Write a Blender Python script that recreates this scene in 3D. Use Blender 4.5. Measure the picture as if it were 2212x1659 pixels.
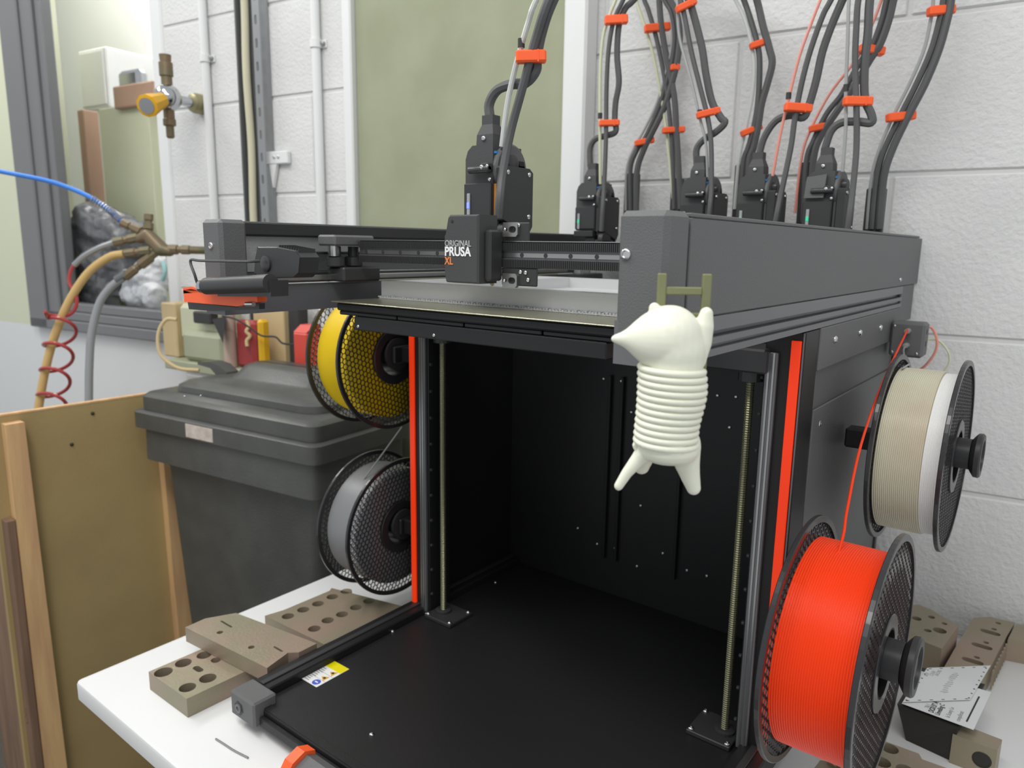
import bpy, bmesh, math, random
from mathutils import Vector, Matrix
random.seed(7)
for o in list(bpy.data.objects): bpy.data.objects.remove(o)
scene = bpy.context.scene
COL = scene.collection

# ------------------------------------------------------------------ camera
CAM = Vector((0.71109, -0.40013, 0.53820)); YAW, PITCH, ROLL, F = 0.66361, -0.18474, 0.01434, 1590.49
_f = Vector((-math.sin(YAW)*math.cos(PITCH), math.cos(YAW)*math.cos(PITCH), math.sin(PITCH)))
_r0 = Vector((math.cos(YAW), math.sin(YAW), 0)); _u0 = _r0.cross(_f)
_r = math.cos(ROLL)*_r0 + math.sin(ROLL)*_u0; _u = -math.sin(ROLL)*_r0 + math.cos(ROLL)*_u0
cd = bpy.data.cameras.new('camera'); cam = bpy.data.objects.new('camera', cd); COL.objects.link(cam)
cd.sensor_fit = 'HORIZONTAL'; cd.sensor_width = 36; cd.lens = F/2212*36; cd.clip_start = .01
m = Matrix((_r, _u, -_f)).transposed().to_4x4(); m.translation = CAM; cam.matrix_world = m
cd.dof.use_dof = True; cd.dof.focus_distance = .62; cd.dof.aperture_fstop = 9.5
scene.camera = cam

# ------------------------------------------------------------------ light
world = bpy.data.worlds.new('world'); scene.world = world; world.use_nodes = True
bg = world.node_tree.nodes['Background']; bg.inputs[0].default_value = (.93, .97, 1, 1); bg.inputs[1].default_value = .62
def wallp_(s, h, out): return Vector((s+.13*out, .72+.13*s-out, h))
def area(name, loc, target, sx, sy, power, col=(1, .985, .95)):
    l = bpy.data.lights.new(name, 'AREA'); l.shape = 'RECTANGLE'; l.size = sx; l.size_y = sy; l.energy = power; l.color = col
    o = bpy.data.objects.new(name, l); COL.objects.link(o); o.location = loc
    o.rotation_euler = (Vector(target)-Vector(loc)).to_track_quat('-Z', 'Y').to_euler(); return o
area('ceiling_tube', (-.15, -.55, 1.95), (.1, .1, 0), 1.5, .25, 18)
area('ceiling_tube', (1.1, -.9, 1.95), (.6, .3, .2), 1.5, .25, 13)
area('ceiling_tube', (-1.9, -.2, 1.95), (-1.3, .3, .2), 1.2, .25, 13)
area('next_room_fill', wallp_(-1.7, 1.85, -.36), wallp_(-1.7, 0, -.36), 1.0, .2, 11)  # unseen fill lamp, added to brighten the view through the window pane
scene.view_settings.view_transform = 'Standard'; scene.view_settings.look = 'None'
scene.view_settings.gamma = 1; scene.view_settings.exposure = 0.06; scene.view_settings.use_curve_mapping = False

# ------------------------------------------------------------------ helpers
WA, WB = .72, .13                                   # back wall: y = WA + WB x
def at(px, py, ax, v):
    """pixel of the photograph -> point on a plane of the place (x, y, z = v, wall, or axial distance d)"""
    d = _f + (px-1106)/F*_r - (py-829.5)/F*_u
    if ax == 'w': t = (WA + v + WB*CAM.x - CAM.y)/(d.y - WB*d.x)
    elif ax == 'd': t = v
    else: i = 'xyz'.index(ax); t = (v-CAM[i])/d[i]
    return CAM + d*t
WE = Vector((1, WB, 0)).normalized(); WN = Vector((WB, -1, 0)).normalized()   # along the wall, out of the wall
def wallp(s, h, out=0): return Vector((0, WA, 0)) + WE*s + Vector((0, 0, h)) + WN*out
def ws(px, py):
    p = at(px, py, 'w', 0); return (p-Vector((0, WA, 0))).dot(WE), p.z

def lin(h):
    if isinstance(h, str):
        h = h.lstrip('#'); c = [int(h[i:i+2], 16)/255 for i in (0, 2, 4)]
        return tuple((x/12.92 if x <= .04045 else ((x+.055)/1.055)**2.4) for x in c)
    return h
MATS = {}
def mat(name, col, rough=.5, metal=0, bump=0, bscale=200, var=None, vscale=20, vdet=4, trans=0, alpha=1, emit=None, coat=0, stretch=None, spec=.5, sss=0, ior=1.45):
    if name in MATS: return MATS[name]
    M = bpy.data.materials.new(name); M.use_nodes = True; nt = M.node_tree; N = nt.nodes; b = N['Principled BSDF']
    c = lin(col); b.inputs['Base Color'].default_value = (*c, 1); b.inputs['Roughness'].default_value = rough
    b.inputs['Metallic'].default_value = metal; b.inputs['Specular IOR Level'].default_value = spec; b.inputs['IOR'].default_value = ior
    b.inputs['Coat Weight'].default_value = coat; b.inputs['Transmission Weight'].default_value = trans; b.inputs['Alpha'].default_value = alpha
    if sss: b.inputs['Subsurface Weight'].default_value = sss; b.inputs['Subsurface Radius'].default_value = (.01, .009, .007)
    if emit: b.inputs['Emission Color'].default_value = (*lin(emit[0]), 1); b.inputs['Emission Strength'].default_value = emit[1]
    tc = N.new('ShaderNodeTexCoord'); mp = N.new('ShaderNodeMapping'); nt.links.new(tc.outputs['Object'], mp.inputs['Vector'])
    if stretch: mp.inputs['Scale'].default_value = stretch
    if var:
        n = N.new('ShaderNodeTexNoise'); n.inputs['Scale'].default_value = vscale; n.inputs['Detail'].default_value = vdet
        nt.links.new(mp.outputs['Vector'], n.inputs['Vector'])
        r = N.new('ShaderNodeValToRGB'); r.color_ramp.elements[0].position = .35; r.color_ramp.elements[1].position = .65
        r.color_ramp.elements[0].color = (*c, 1); r.color_ramp.elements[1].color = (*lin(var), 1)
        nt.links.new(n.outputs['Fac'], r.inputs['Fac']); nt.links.new(r.outputs['Color'], b.inputs['Base Color'])
    if bump:
        n2 = N.new('ShaderNodeTexNoise'); n2.inputs['Scale'].default_value = bscale; n2.inputs['Detail'].default_value = 3
        nt.links.new(mp.outputs['Vector'], n2.inputs['Vector'])
        bp = N.new('ShaderNodeBump'); bp.inputs['Strength'].default_value = bump; bp.inputs['Distance'].default_value = .002
        nt.links.new(n2.outputs['Fac'], bp.inputs['Height']); nt.links.new(bp.outputs['Normal'], b.inputs['Normal'])
    MATS[name] = M; return M

mat('powder', '#636364', .5, 0, .25, 900)
mat('deck', '#232324', .4, 0, .12, 900, spec=.35)
mat('black', '#363637', .42)
mat('black_soft', '#454546', .6, 0, .1, 500)
mat('cable', '#545455', .55, 0, .15, 900)
mat('alu_dark', '#707073', .36, .3)
mat('steel', '#c9c9c9', .22, 1)
mat('screw', '#d2d2d2', .2, 1)
mat('rail', '#a9a9a6', .28, .9)
mat('leadscrew', '#8d8c72', .35, .8)
mat('led', '#e8380c', .45, 0, emit=('#ff3a08', .35))
mat('orange', '#fb6430', .42, 0, .05, 300)
mat('orange_fil', '#f83c00', .42, 0, spec=.35)
mat('natural_fil', '#c9c6ae', .38, 0, var='#c2b49d', vscale=14, coat=.1)
mat('white_fil', '#e6e6e4', .35)
mat('grey_fil', '#8f9092', .38, .15)
mat('yellow_fil', '#f0cc00', .45)
mat('spool', '#2d2c2e', .3, 0, coat=.15)
mat('ptfe', '#dfe2e0', .3, 0, trans=.35)
mat('ptfe_cream', '#d9dcbd', .35, 0, trans=.2)
mat('ptfe_grey', '#b9bbba', .3, 0, trans=.4)
mat('ptfe_red', '#f0a292', .3, 0, trans=.2)
mat('blue', '#2f7fc4', .4)
mat('brass', '#a09a78', .38, .6)
mat('sheet', '#b3b09b', .27, .9, .1, 1500)
mat('print', '#d0d1d2', .28, 0, .15, 700, trans=.12, sss=0)
mat('brim', '#bdbebf', .35, 0, .8, 500, trans=.1)
mat('table', '#dedede', .4, 0, .02, 400)
mat('wall', '#d9d9d8', .55, 0, .85, 150, var='#d0d0cf', vscale=6, vdet=6)
mat('mortar', '#cfcfce', .65, 0, .6, 90)
mat('white_paint', '#dedfdf', .5, 0, .1, 60)
mat('cream_paint', '#d3d6bd', .6)
mat('board_olive', '#9a9e85', .75, 0, .08, 500, var='#92967c', vscale=9)
mat('steel_old', '#928d76', .42, .3, .15, 300, var='#a08c7c', vscale=16)
mat('steel_dark', '#3b3a36', .45, .5, .1, 200)
mat('bin', '#4a4b49', .36, 0, .2, 250, var='#525350', vscale=18)
mat('mdf', '#b09a69', .75, 0, .25, 350, var='#a68f63', vscale=5)
mat('wood', '#e0b985', .65, 0, .2, 60, var='#cfa57a', vscale=9, stretch=(6, 6, .7))
mat('wood_dark', '#8f735e', .7, 0, .3, 60, var='#7d6250', vscale=9, stretch=(6, 6, .7))
mat('floor', '#4a453e', .6, 0, .1, 40)
mat('cat', '#e9ead8', .42, 0, sss=.15)
mat('ladder', '#7e805c', .45, 0, .1, 600)
mat('window_frame', '#7b7c7e', .45, .2)
mat('glass', '#ffffff', .02, 0, trans=1, ior=1.05, spec=.3)
mat('paper', '#d9dada', .7)
mat('ink', '#2b2b2c', .6)
mat('ink_soft', '#8d8e90', .6)
mat('sticker', '#e6e6e4', .4)
mat('sticker_yellow', '#e3d600', .4)
mat('sticker_blue', '#4a5cc8', .4)
mat('sticker_tri', '#dba528', .4)
mat('logo_white', '#f2f2f2', .5)
mat('logo_grey', '#b5b5b5', .5)
mat('logo_orange', '#ee8a4a', .5)
mat('chrome', '#bfc1c4', .12, 1)
mat('valve_yellow', '#e0a813', .4)
mat('brass_old', '#6f6b52', .45, .35, .2, 200, var='#806c56', vscale=40)
mat('hose_blue', '#3f83dd', .4)
mat('hose_tan', '#c8a86e', .5)
mat('hose_grey', '#9ea1a4', .35, trans=.15)
mat('hose_red', '#a83f40', .25)
mat('rope', '#cfcab0', .8, 0, .6, 900)
mat('strut', '#9a9c9e', .4, .6)
mat('strut_dark', '#6c6e70', .5, .4)
mat('rubber_grey', '#6c6e71', .25, 0, .15, 40)
mat('bag_white', '#cfd1d3', .35, 0, .4, 30, var='#b9bcc0', vscale=9)
mat('teal', '#9cc9c9', .5)
mat('bronze', '#b1917c', .5, .2)
mat('beige', '#cdb78c', .6)
mat('cream', '#c9ccae', .5)
mat('cream_dark', '#a7ab92', .55)
mat('pink', '#b8a093', .6)
mat('red', '#d24a3c', .45)
mat('pouch', '#a03c3c', .5, 0, .3, 60)
mat('pouch_yellow', '#dfae22', .5)
mat('label_old', '#cfc4ba', .7, 0, .3, 200, var='#b9aca2', vscale=60)
mat('lever', '#3b3b3c', .3)
mat('led_blue', '#8f9cff', .3, emit=('#5a78ff', .8))
mat('led_green', '#49c79c', .3, emit=('#20c488', .35))
mat('led_window', '#b9bec0', .3, 0, trans=.3)
mat('powder_lit', '#a8a8a8', .4, .1, .3, 500)  # paler copy of the powder coat, grazing light put into the colour
mat('copper', '#d08a3a', .4, .3)

class MB:
    """collects shapes and links them as ONE mesh object"""
    def __init__(s): s.v = []; s.f = []
    def add(s, v, f):
        n = len(s.v); s.v += [tuple(p) for p in v]; s.f += [tuple(i+n for i in q) for q in f]; return s
    def frame(s, o, ex, ey, ez, x0, x1, y0, y1, z0, z1, bev=0):
        """box in the frame o, ex, ey, ez; bev = chamfer"""
        o = Vector(o)
        if bev <= 0:
            v = [o+ex*a+ey*b+ez*c for a in (x0, x1) for b in (y0, y1) for c in (z0, z1)]
            return s.add(v, [(0, 1, 3, 2), (4, 6, 7, 5), (0, 4, 5, 1), (2, 3, 7, 6), (0, 2, 6, 4), (1, 5, 7, 3)])
        X = (x0, x1); Y = (y0, y1); Z = (z0, z1); v = []; idx = {}
        for i in (0, 1):
            for j in (0, 1):
                for k in (0, 1):
                    sx, sy, sz = (1, -1)[i], (1, -1)[j], (1, -1)[k]
                    for d, (a, b, c) in enumerate(((0, 1, 1), (1, 0, 1), (1, 1, 0))):
                        idx[i, j, k, d] = len(v); v.append(o+ex*(X[i]+sx*bev*a)+ey*(Y[j]+sy*bev*b)+ez*(Z[k]+sz*bev*c))
        f = []
        for i in (0, 1):
            f.append([idx[i, j, k, 0] for j, k in ((0, 0), (0, 1), (1, 1), (1, 0))])
            f.append([idx[j, i, k, 1] for j, k in ((0, 0), (1, 0), (1, 1), (0, 1))])
            f.append([idx[j, k, i, 2] for j, k in ((0, 0), (0, 1), (1, 1), (1, 0))])
        for i in (0, 1):
            for j in (0, 1):
                f.append([idx[i, j, 0, 0], idx[i, j, 1, 0], idx[i, j, 1, 1], idx[i, j, 0, 1]])
                f.append([idx[i, 0, j, 0], idx[i, 1, j, 0], idx[i, 1, j, 2], idx[i, 0, j, 2]])
                f.append([idx[0, i, j, 1], idx[1, i, j, 1], idx[1, i, j, 2], idx[0, i, j, 2]])
        for i in (0, 1):
            for j in (0, 1):
                for k in (0, 1): f.append([idx[i, j, k, d] for d in range(3)])
        return s.add(v, f)
    def box(s, x0, x1, y0, y1, z0, z1, bev=0):
        return s.frame((0, 0, 0), Vector((1, 0, 0)), Vector((0, 1, 0)), Vector((0, 0, 1)), x0, x1, y0, y1, z0, z1, bev)
    def rings(s, rings, closed_u=True, cap=True):
        n = len(rings[0]); v = [p for r in rings for p in r]; f = []
        for i in range(len(rings)-1):
            for j in range(n if closed_u else n-1):
                a = i*n+j; b = i*n+(j+1) % n; f.append((a, b, b+n, a+n))
        if cap: f.append(tuple(range(n-1, -1, -1))); f.append(tuple((len(rings)-1)*n+j for j in range(n)))
        return s.add(v, f)
    def lathe(s, o, axis, prof, n=24, cap=True):
        """prof = [(along, radius)]"""
        o = Vector(o); a = Vector(axis).normalized(); e = a.orthogonal().normalized(); g = a.cross(e)
        return s.rings([[o+a*t+(e*math.cos(2*math.pi*k/n)+g*math.sin(2*math.pi*k/n))*r for k in range(n)] for t, r in prof], cap=cap)
    def cyl(s, p0, p1, r, r1=None, n=16):
        p0 = Vector(p0); d = Vector(p1)-p0
        return s.lathe(p0, d, [(0, r), (d.length, r if r1 is None else r1)], n)
    def tube(s, pts, r, n=8, res=6):
        P = spline(pts, res); rings = []; e = None
        for i, p in enumerate(P):
            t = (P[min(i+1, len(P)-1)]-P[max(i-1, 0)]).normalized()
            e = t.orthogonal().normalized() if e is None else (e-t*e.dot(t)).normalized()
            g = t.cross(e); rr = r(i/(len(P)-1)) if callable(r) else r
            rings.append([p+(e*math.cos(2*math.pi*k/n)+g*math.sin(2*math.pi*k/n))*rr for k in range(n)])
        return s.rings(rings)
    def prism(s, poly, d):
        """closed planar polygon (3D points) pushed along d"""
        d = Vector(d); a = [Vector(p) for p in poly]; return s.rings([a, [p+d for p in a]])
    def sphere(s, c, r, n=12, sq=(1, 1, 1)):
        c = Vector(c); R = []
        for i in range(1, n):
            th = math.pi*i/n
            R.append([c+Vector((math.sin(th)*math.cos(2*math.pi*k/n/1)*r*sq[0], math.sin(th)*math.sin(2*math.pi*k/n)*r*sq[1], math.cos(th)*r*sq[2])) for k in range(n)])
        return s.rings(R)
    def holeplate(s, outline, holes, thick, o, ex, ey, ez):
        """plate with real holes; outline and holes are 2D loops in ex, ey; top at o, going down ez*thick"""
        bm = bmesh.new(); loops = [outline]+holes; edges = []
        for L in loops:
            vs = [bm.verts.new((p[0], p[1], 0)) for p in L]
            edges += [bm.edges.new((vs[i], vs[(i+1) % len(vs)])) for i in range(len(vs))]
        bmesh.ops.triangle_fill(bm, use_beauty=True, use_dissolve=False, edges=edges)
        bm.verts.index_update(); o = Vector(o)
        V = [v.co.copy() for v in bm.verts]; Fc = [[v.index for v in f.verts] for f in bm.faces]; bm.free()
        s.add([o+ex*p.x+ey*p.y for p in V], Fc); s.add([o+ex*p.x+ey*p.y-ez*thick for p in V], [q[::-1] for q in Fc])
        for L in loops:
            s.rings([[o+ex*p[0]+ey*p[1] for p in L], [o+ex*p[0]+ey*p[1]-ez*thick for p in L]], cap=False)
        return s
    def mesh(s, name, material, smooth=False):
        me = bpy.data.meshes.new(name); me.from_pydata(s.v, [], s.f); me.update()
        bm = bmesh.new(); bm.from_mesh(me); bmesh.ops.recalc_face_normals(bm, faces=bm.faces); bm.to_mesh(me); bm.free()
        me.materials.append(MATS[material])
        if smooth:
            for p in me.polygons: p.use_smooth = True
            try: me.set_sharp_from_angle(angle=math.radians(40))
            except Exception: pass
        return me
    def build(s, name, material, parent=None, smooth=False):
        o = bpy.data.objects.new(name, s.mesh(name, material, smooth)); COL.objects.link(o)
        if parent: o.parent = parent; o.matrix_parent_inverse = parent.matrix_world.inverted()
        return o
def spline(pts, res):
    P = [Vector(p) for p in pts]
    if len(P) == 2: return P
    out = []
    for i in range(len(P)-1):
        p0 = P[i-1] if i else P[0]*2-P[1]; p1, p2 = P[i], P[i+1]; p3 = P[i+2] if i+2 < len(P) else P[-1]*2-P[-2]
        for k in range(res):
            t = k/res; out.append(.5*((2*p1)+(p2-p0)*t+(2*p0-5*p1+4*p2-p3)*t*t+(3*p1-p0-3*p2+p3)*t**3))
    out.append(P[-1]); return out
def circle(cx, cy, r, n=16, sy=1): return [(cx+r*math.cos(2*math.pi*k/n), cy+r*sy*math.sin(2*math.pi*k/n)) for k in range(n)]
def slot(cx, cy, w, h, n=6):
    """rounded slot of length w along x"""
    r = h/2; d = w/2-r
    return [(cx+d+r*math.cos(-math.pi/2+math.pi*k/n), cy+r*math.sin(-math.pi/2+math.pi*k/n)) for k in range(n+1)] + \
           [(cx-d+r*math.cos(math.pi/2+math.pi*k/n), cy+r*math.sin(math.pi/2+math.pi*k/n)) for k in range(n+1)]
def tag(o, label=None, cat=None, group=None, kind=None):
    for k, v in (('label', label), ('category', cat), ('group', group), ('kind', kind)):
        if v: o[k] = v
    return o
def thing(name, label, cat, loc=(0, 0, 0), group=None):
    o = bpy.data.objects.new(name, None); COL.objects.link(o); o.empty_display_size = .02; o.location = loc
    o.matrix_world = Matrix.Translation(Vector(loc)); return tag(o, label, cat, group)
def share(name, mesh, parent, loc, rot=None):
    o = bpy.data.objects.new(name, mesh); COL.objects.link(o)
    if parent: o.parent = parent; o.matrix_parent_inverse = parent.matrix_world.inverted()
    o.location = loc
    if rot: o.rotation_euler = rot
    return o
def text(name, body, size, origin, ex, ey, material, parent, bold=0, sx=1, align='LEFT', ext=.0002):
    c = bpy.data.curves.new(name, 'FONT'); c.body = body; c.size = size; c.offset = bold; c.extrude = ext; c.align_x = align
    t = bpy.data.objects.new(name, c); COL.objects.link(t)
    dg = bpy.context.evaluated_depsgraph_get(); me = bpy.data.meshes.new_from_object(t.evaluated_get(dg))
    bpy.data.objects.remove(t); bpy.data.curves.remove(c)
    ex = Vector(ex).normalized(); ey = Vector(ey).normalized(); ez = ex.cross(ey)
    M4 = Matrix((ex*sx, ey, ez)).transposed().to_4x4(); M4.translation = Vector(origin); me.transform(M4)
    me.materials.clear(); me.materials.append(MATS[material]); me.name = name
    o = bpy.data.objects.new(name, me); COL.objects.link(o)
    if parent: o.parent = parent; o.matrix_parent_inverse = parent.matrix_world.inverted()
    return o
def blob(name, chains, material, parent=None, voxel=.0013, it=4, extra=None, crumple=0):
    """smooth union of tapered capsules: chains = [[(point, radius), ...], ...]"""
    mb = MB()
    if extra: extra(mb)
    for ch in chains:
        for i, (p, r) in enumerate(ch):
            mb.sphere(p, r, 20)
            if i:
                q, r0 = ch[i-1]
                if (Vector(p)-Vector(q)).length > 1e-5: mb.cyl(q, p, r0, r, 20)
    o = mb.build(name, material, parent, True)
    a = o.modifiers.new('remesh', 'REMESH'); a.mode = 'VOXEL'; a.voxel_size = voxel; a.use_smooth_shade = True
    b = o.modifiers.new('smooth', 'SMOOTH'); b.iterations = it; b.factor = .5
    if crumple:
        tx = bpy.data.textures.new('crumple', 'CLOUDS'); tx.noise_scale = .035; tx.noise_depth = 2
        c = o.modifiers.new('crumple', 'DISPLACE'); c.texture = tx; c.strength = crumple; c.texture_coords = 'LOCAL'; c.mid_level = .5
    return o
SCREW = MB().lathe((0, 0, 0), (0, 0, 1), [(0, .0030), (.0006, .0030), (.0014, .0026), (.0021, .0017), (.0021, .0011), (.0012, .0010)], 12).mesh('screw', 'screw', True)
def screw(parent, p, n=(0, 0, 1), s=1):
    o = share('screw', SCREW, parent, p, Vector(n).to_track_quat('Z', 'Y').to_euler()); o.scale = (s, s, s); return o
X, Y, Z = Vector((1, 0, 0)), Vector((0, 1, 0)), Vector((0, 0, 1))

# ================================================================== the setting
floor = tag(MB().box(-3.4, 2.2, -1.2, 1.6, -.74, -.70).build('floor', 'floor'), kind='structure')
# window opening runs s0..s1, h0..; blocks on either side
s_open1, _ = ws(366, 300); s_open0 = ws(5, 0)[0]
wall = tag(MB().frame((0, WA, 0), WE, -WN, Z, s_open1, 2.2, .003, .15, -.70, 2.0).build('wall_back', 'mortar'), kind='structure')
rows = [-.68, -.46, -.24, -.02, .199, .4205, .646, .853, 1.045, 1.26, 1.48, 1.70]
g = .0028
for i in range(len(rows)-1):
    z0, z1 = rows[i]+g, rows[i+1]-g; off = .245 if i % 2 == 0 else .47
    s = s_open1; edges = [s_open1]
    k = math.floor((s_open1-off)/.45)*.45+off
    while k < 2.2:
        if k > s_open1+.06: edges.append(k)
        k += .45
    for a, b in zip(edges[:-1], edges[1:]):
        if b < -1.3 or a > 1.5: continue
        MB().frame((0, WA, 0), WE, -WN, Z, a+g, b-g, 0, .05, z0, z1, .0022).build('block', 'wall', wall)
# left of and below the window
sL, h_sill = ws(60, 695)
h_sill = .275
tag(MB().frame((0, WA, 0), WE, -WN, Z, -3.2, s_open1, .012, .15, -.70, h_sill).build('wall_below_window', 'white_paint'), kind='structure')
tag(MB().frame((0, WA, 0), WE, -WN, Z, -3.2, s_open0, .012, .15, h_sill, 2.0).build('wall_left', 'cream_paint'), kind='structure')
# dark window
win = thing('window_1', None, None, wallp(s_open0, h_sill)); tag(win, kind='structure')
def wbox(mb, s0, s1, d0, d1, h0, h1, bev=0): return mb.frame((0, WA, 0), WE, -WN, Z, s0, s1, d0, d1, h0, h1, bev)
sj1 = ws(108, 300)[0]; sj0 = ws(32, 300)[0]
wbox(MB(), sj0, sj1-.09, -.012, .05, h_sill, 2.0, .004).build('frame_post', 'window_frame', win)
wbox(MB(), sj1-.09, sj1-.03, -.004, .05, h_sill+.04, 2.0, .004).build('frame_post', 'window_frame', win)
wbox(MB(), sj1-.03, sj1, .006, .04, h_sill+.06, 2.0, .004).build('frame_post', 'window_frame', win)
for d, h0, h1, m_ in ((-.012, 0, .03, 'window_frame'), (-.004, .03, .055, 'window_frame'), (.006, .055, .08, 'window_frame')):
    wbox(MB(), sj0, s_open1-.012, d, .05, h_sill+h0, h_sill+h1, .003).build('frame_rail', m_, win)
wbox(MB(), sj1-.01, s_open1-.03, .03, .036, h_sill+.06, 2.0).build('pane', 'glass', win)
tag(wbox(MB(), s_open1-.045, s_open1, -.002, .15, h_sill, 2.0, .004).build('trim_1', 'white_paint'), kind='structure')
# room beyond the pane
tag(wbox(MB(), -3.2, s_open1, .55, .58, -.7, 2.0).build('wall_beyond', 'white_paint'), kind='structure')
tag(wbox(MB(), s_open1-.02, s_open1+.0, .15, .55, -.7, 2.0).build('wall_right_beyond', 'white_paint'), kind='structure')
tag(wbox(MB(), -3.2, s_open1-.02, .15, .55, .22, h_sill+.03).build('window_sill', 'cream_dark'), kind='structure')
def wat(px, py, d): return at(px, py, 'w', d*math.sqrt(1+WB*WB))
def wspan(px0, py0, px1, py1, d):
    a, b = wat(px0, py0, d), wat(px1, py1, d); f = lambda p: (p-Vector((0, WA, 0))).dot(WE)
    return f(a), f(b), b.z, a.z
def wthing(name, label, cat, px0, py0, px1, py1, d0, d1, material, bev=.003, zmin=None, zmax=None):
    s0, s1, h0, h1 = wspan(px0, py0, px1, py1, d0)
    if zmin is not None: h0 = zmin
    o = wbox(MB(), s0, s1, d0, d1, h0, h1, bev).build(name, material); return tag(o, label, cat)
pale = thing('leaning_panel', 'pale yellow panel with a brown edge strip standing behind the window pane', 'panel', wat(260, 460, .22))
s0, s1, h0, h1 = wspan(213, 236, 338, 470, .22)
wbox(MB(), s0, s1, .22, .25, h_sill+.031, h1, .002).build('board', 'cream', pale)
s0, s1, h0, _ = wspan(180, 236, 213, 470, .22)
wbox(MB(), s0, s1, .2, .25, h_sill+.031, h1, .002).build('edge_strip', 'bronze', pale)
cab = thing('grey_cabinet', 'light grey box cabinet high behind the window pane, left of the brown block', 'cabinet', wat(205, 235, .3))
s0, s1, h0, h1 = wspan(168, 112, 238, 232, .3)
wbox(MB(), s0, s1, .3, .55, h0, h1, .004).build('body', 'white_paint', cab); wbox(MB(), s0+.01, s1-.01, .295, .3, h0+.01, h1-.01, .002).build('door', 'white_paint', cab)
blk = thing('wooden_block', 'brown block with a chrome cap on the pale panel behind the window', 'block', wat(290, 238, .22))
s0, s1, h0, h1 = wspan(242, 178, 336, 238, .2)
wbox(MB(), s0, s1, .2, .27, h0+.018, h1-.012, .004).build('body', 'bronze', blk)
s0, s1, h0, h1 = wspan(244, 152, 292, 178, .2)
wbox(MB(), s0, s1, .21, .25, h0-.01, h1, .012).build('cap', 'chrome', blk)
# bags behind the pane
def W3(px, py, d): return wat(px, py, d)
blob('dark_sack', [[(W3(165, 520, .12), .045), (W3(200, 480, .12), .055), (W3(250, 500, .12), .06), (W3(300, 520, .12), .05)], [(W3(200, 555, .12), .06), (W3(275, 570, .13), .06)], [(W3(175, 600, .12), .04), (W3(235, 615, .12), .045)], [(W3(170, 640, .12), .035), (W3(230, 645, .12), .035)], [(W3(238, 468, .11), .025), (W3(230, 520, .1), .03)], [(W3(262, 478, .1), .02), (W3(268, 525, .09), .03)]], 'rubber_grey', None, .005, 3, None, .035)
tag(bpy.data.objects['dark_sack'], 'crumpled dark grey rubber sack behind the window pane', 'sack')
bag = thing('plastic_bag', 'crumpled white plastic bag with a teal stripe behind the window pane', 'bag', W3(310, 660, .09))
blob('bag_body', [[(W3(290, 640, .09), .035), (W3(335, 640, .06), .035)], [(W3(285, 605, .09), .03), (W3(340, 600, .09), .045)], [(W3(310, 575, .09), .025), (W3(345, 570, .09), .025)]], 'bag_white', bag, .004, 2, None, .03)
MB().tube([W3(352, 566, .038), W3(357, 585, .034), W3(352, 605, .036)], .006).build('stripe', 'teal', bag, True)

# olive board and white uprights on the wall
sb0, sb1 = ws(786, 200)[0], ws(1238, 200)[0]
tag(wbox(MB(), sb0, sb1, -.022, -.0005, .05, 1.55, .002).build('display_board', 'board_olive'), 'large grey-green board fixed upright on the white block wall', 'board')
tag(wbox(MB(), ws(766, 200)[0], sb0-.001, -.035, -.0005, -.3, 1.6, .003).build('trim_2', 'white_paint'), kind='structure')
tag(wbox(MB(), sb1+.001, ws(1288, 200)[0], -.045, -.0005, -.3, 1.6, .004).build('trim_3', 'white_paint'), kind='structure')

# white conduits with saddles
def conduit(px, label, hookpx, hookpy):
    s, _ = ws(px, 300); t = thing('conduit_pipe', label, 'pipe', wallp(s, .3, .011), 'white conduits on the block wall')
    MB().cyl(wallp(s, .3, .011), wallp(s, 1.6, .011), .0095, n=14).build('pipe', 'white_paint', t, True)
    _, h = ws(hookpx, hookpy)
    mb = MB(); wbox(mb, s-.022, s+.022, -.004, 0, h-.008, h+.008, .001); mb.lathe(wallp(s, h-.008, .011), Z, [(0, .0125), (.016, .0125)], 14)
    k = mb.build('saddle', 'white_paint', t)
    MB().lathe(wallp(s+.017, h, .003), WN, [(0, .004), (.008, .004), (.009, .002)], 10).build('saddle_screw', 'strut', k)
conduit(462, 'thin white conduit pipe beside the yellow-handled valve', 475, 125)
conduit(697, 'thin white conduit pipe between the metal channel and the olive board', 705, 95)

# perforated metal channel with a rope
s0, s1 = ws(538, 200)[0], ws(588, 200)[0]
chn = thing('strut_channel', 'perforated grey metal channel running up the block wall', 'channel', wallp((s0+s1)/2, .2))
wbox(MB(), s0, s1, -.004, -.0005, .2, 1.6).build('web', 'strut', chn)
wbox(MB(), s0, s0+.004, -.03, -.004, .2, 1.6).build('flange', 'strut_dark', chn)
mb = MB(); holes = []; z = .25
while z < 1.58: holes.append(slot(z, .010, .02, .008, 4)); z += .0475
mb.holeplate([(.2, 0), (1.6, 0), (1.6, .022), (.2, .022)], holes, .003, wallp(s1-.022, 0, .027), Z, WE, WN)
mb.build('perforated_flange', 'strut', chn)
z = .25
while z < 1.5: screw(chn, wallp(s0+.008, z, .0045), WN, 1.2); z += .1
mb = MB(); sr = s0+.018
mb.tube([wallp(sr, .2+.05*k, .018+.002*math.sin(k)) for k in range(29)], .0085, 10, 3)
rope = tag(mb.build('rope', 'rope', None, True), 'cream braided cord hanging down the metal channel', 'cord')
br = thing('wall_bracket', 'small white bracket plate beside the metal channel', 'bracket', wallp(*ws(605, 345)))
s0, h0 = ws(582, 357); s1, h1 = ws(629, 326); wbox(MB(), s0, s1, -.012, -.0005, h0, h1, .002).build('plate', 'white_paint', br)
MB().prism([wallp(s0+.012, h0, .003), wallp(s0+.035, h0, .003), wallp(s0+.02, h0-.05, .003)], WN*.008).build('gusset', 'white_paint', br)
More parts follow.
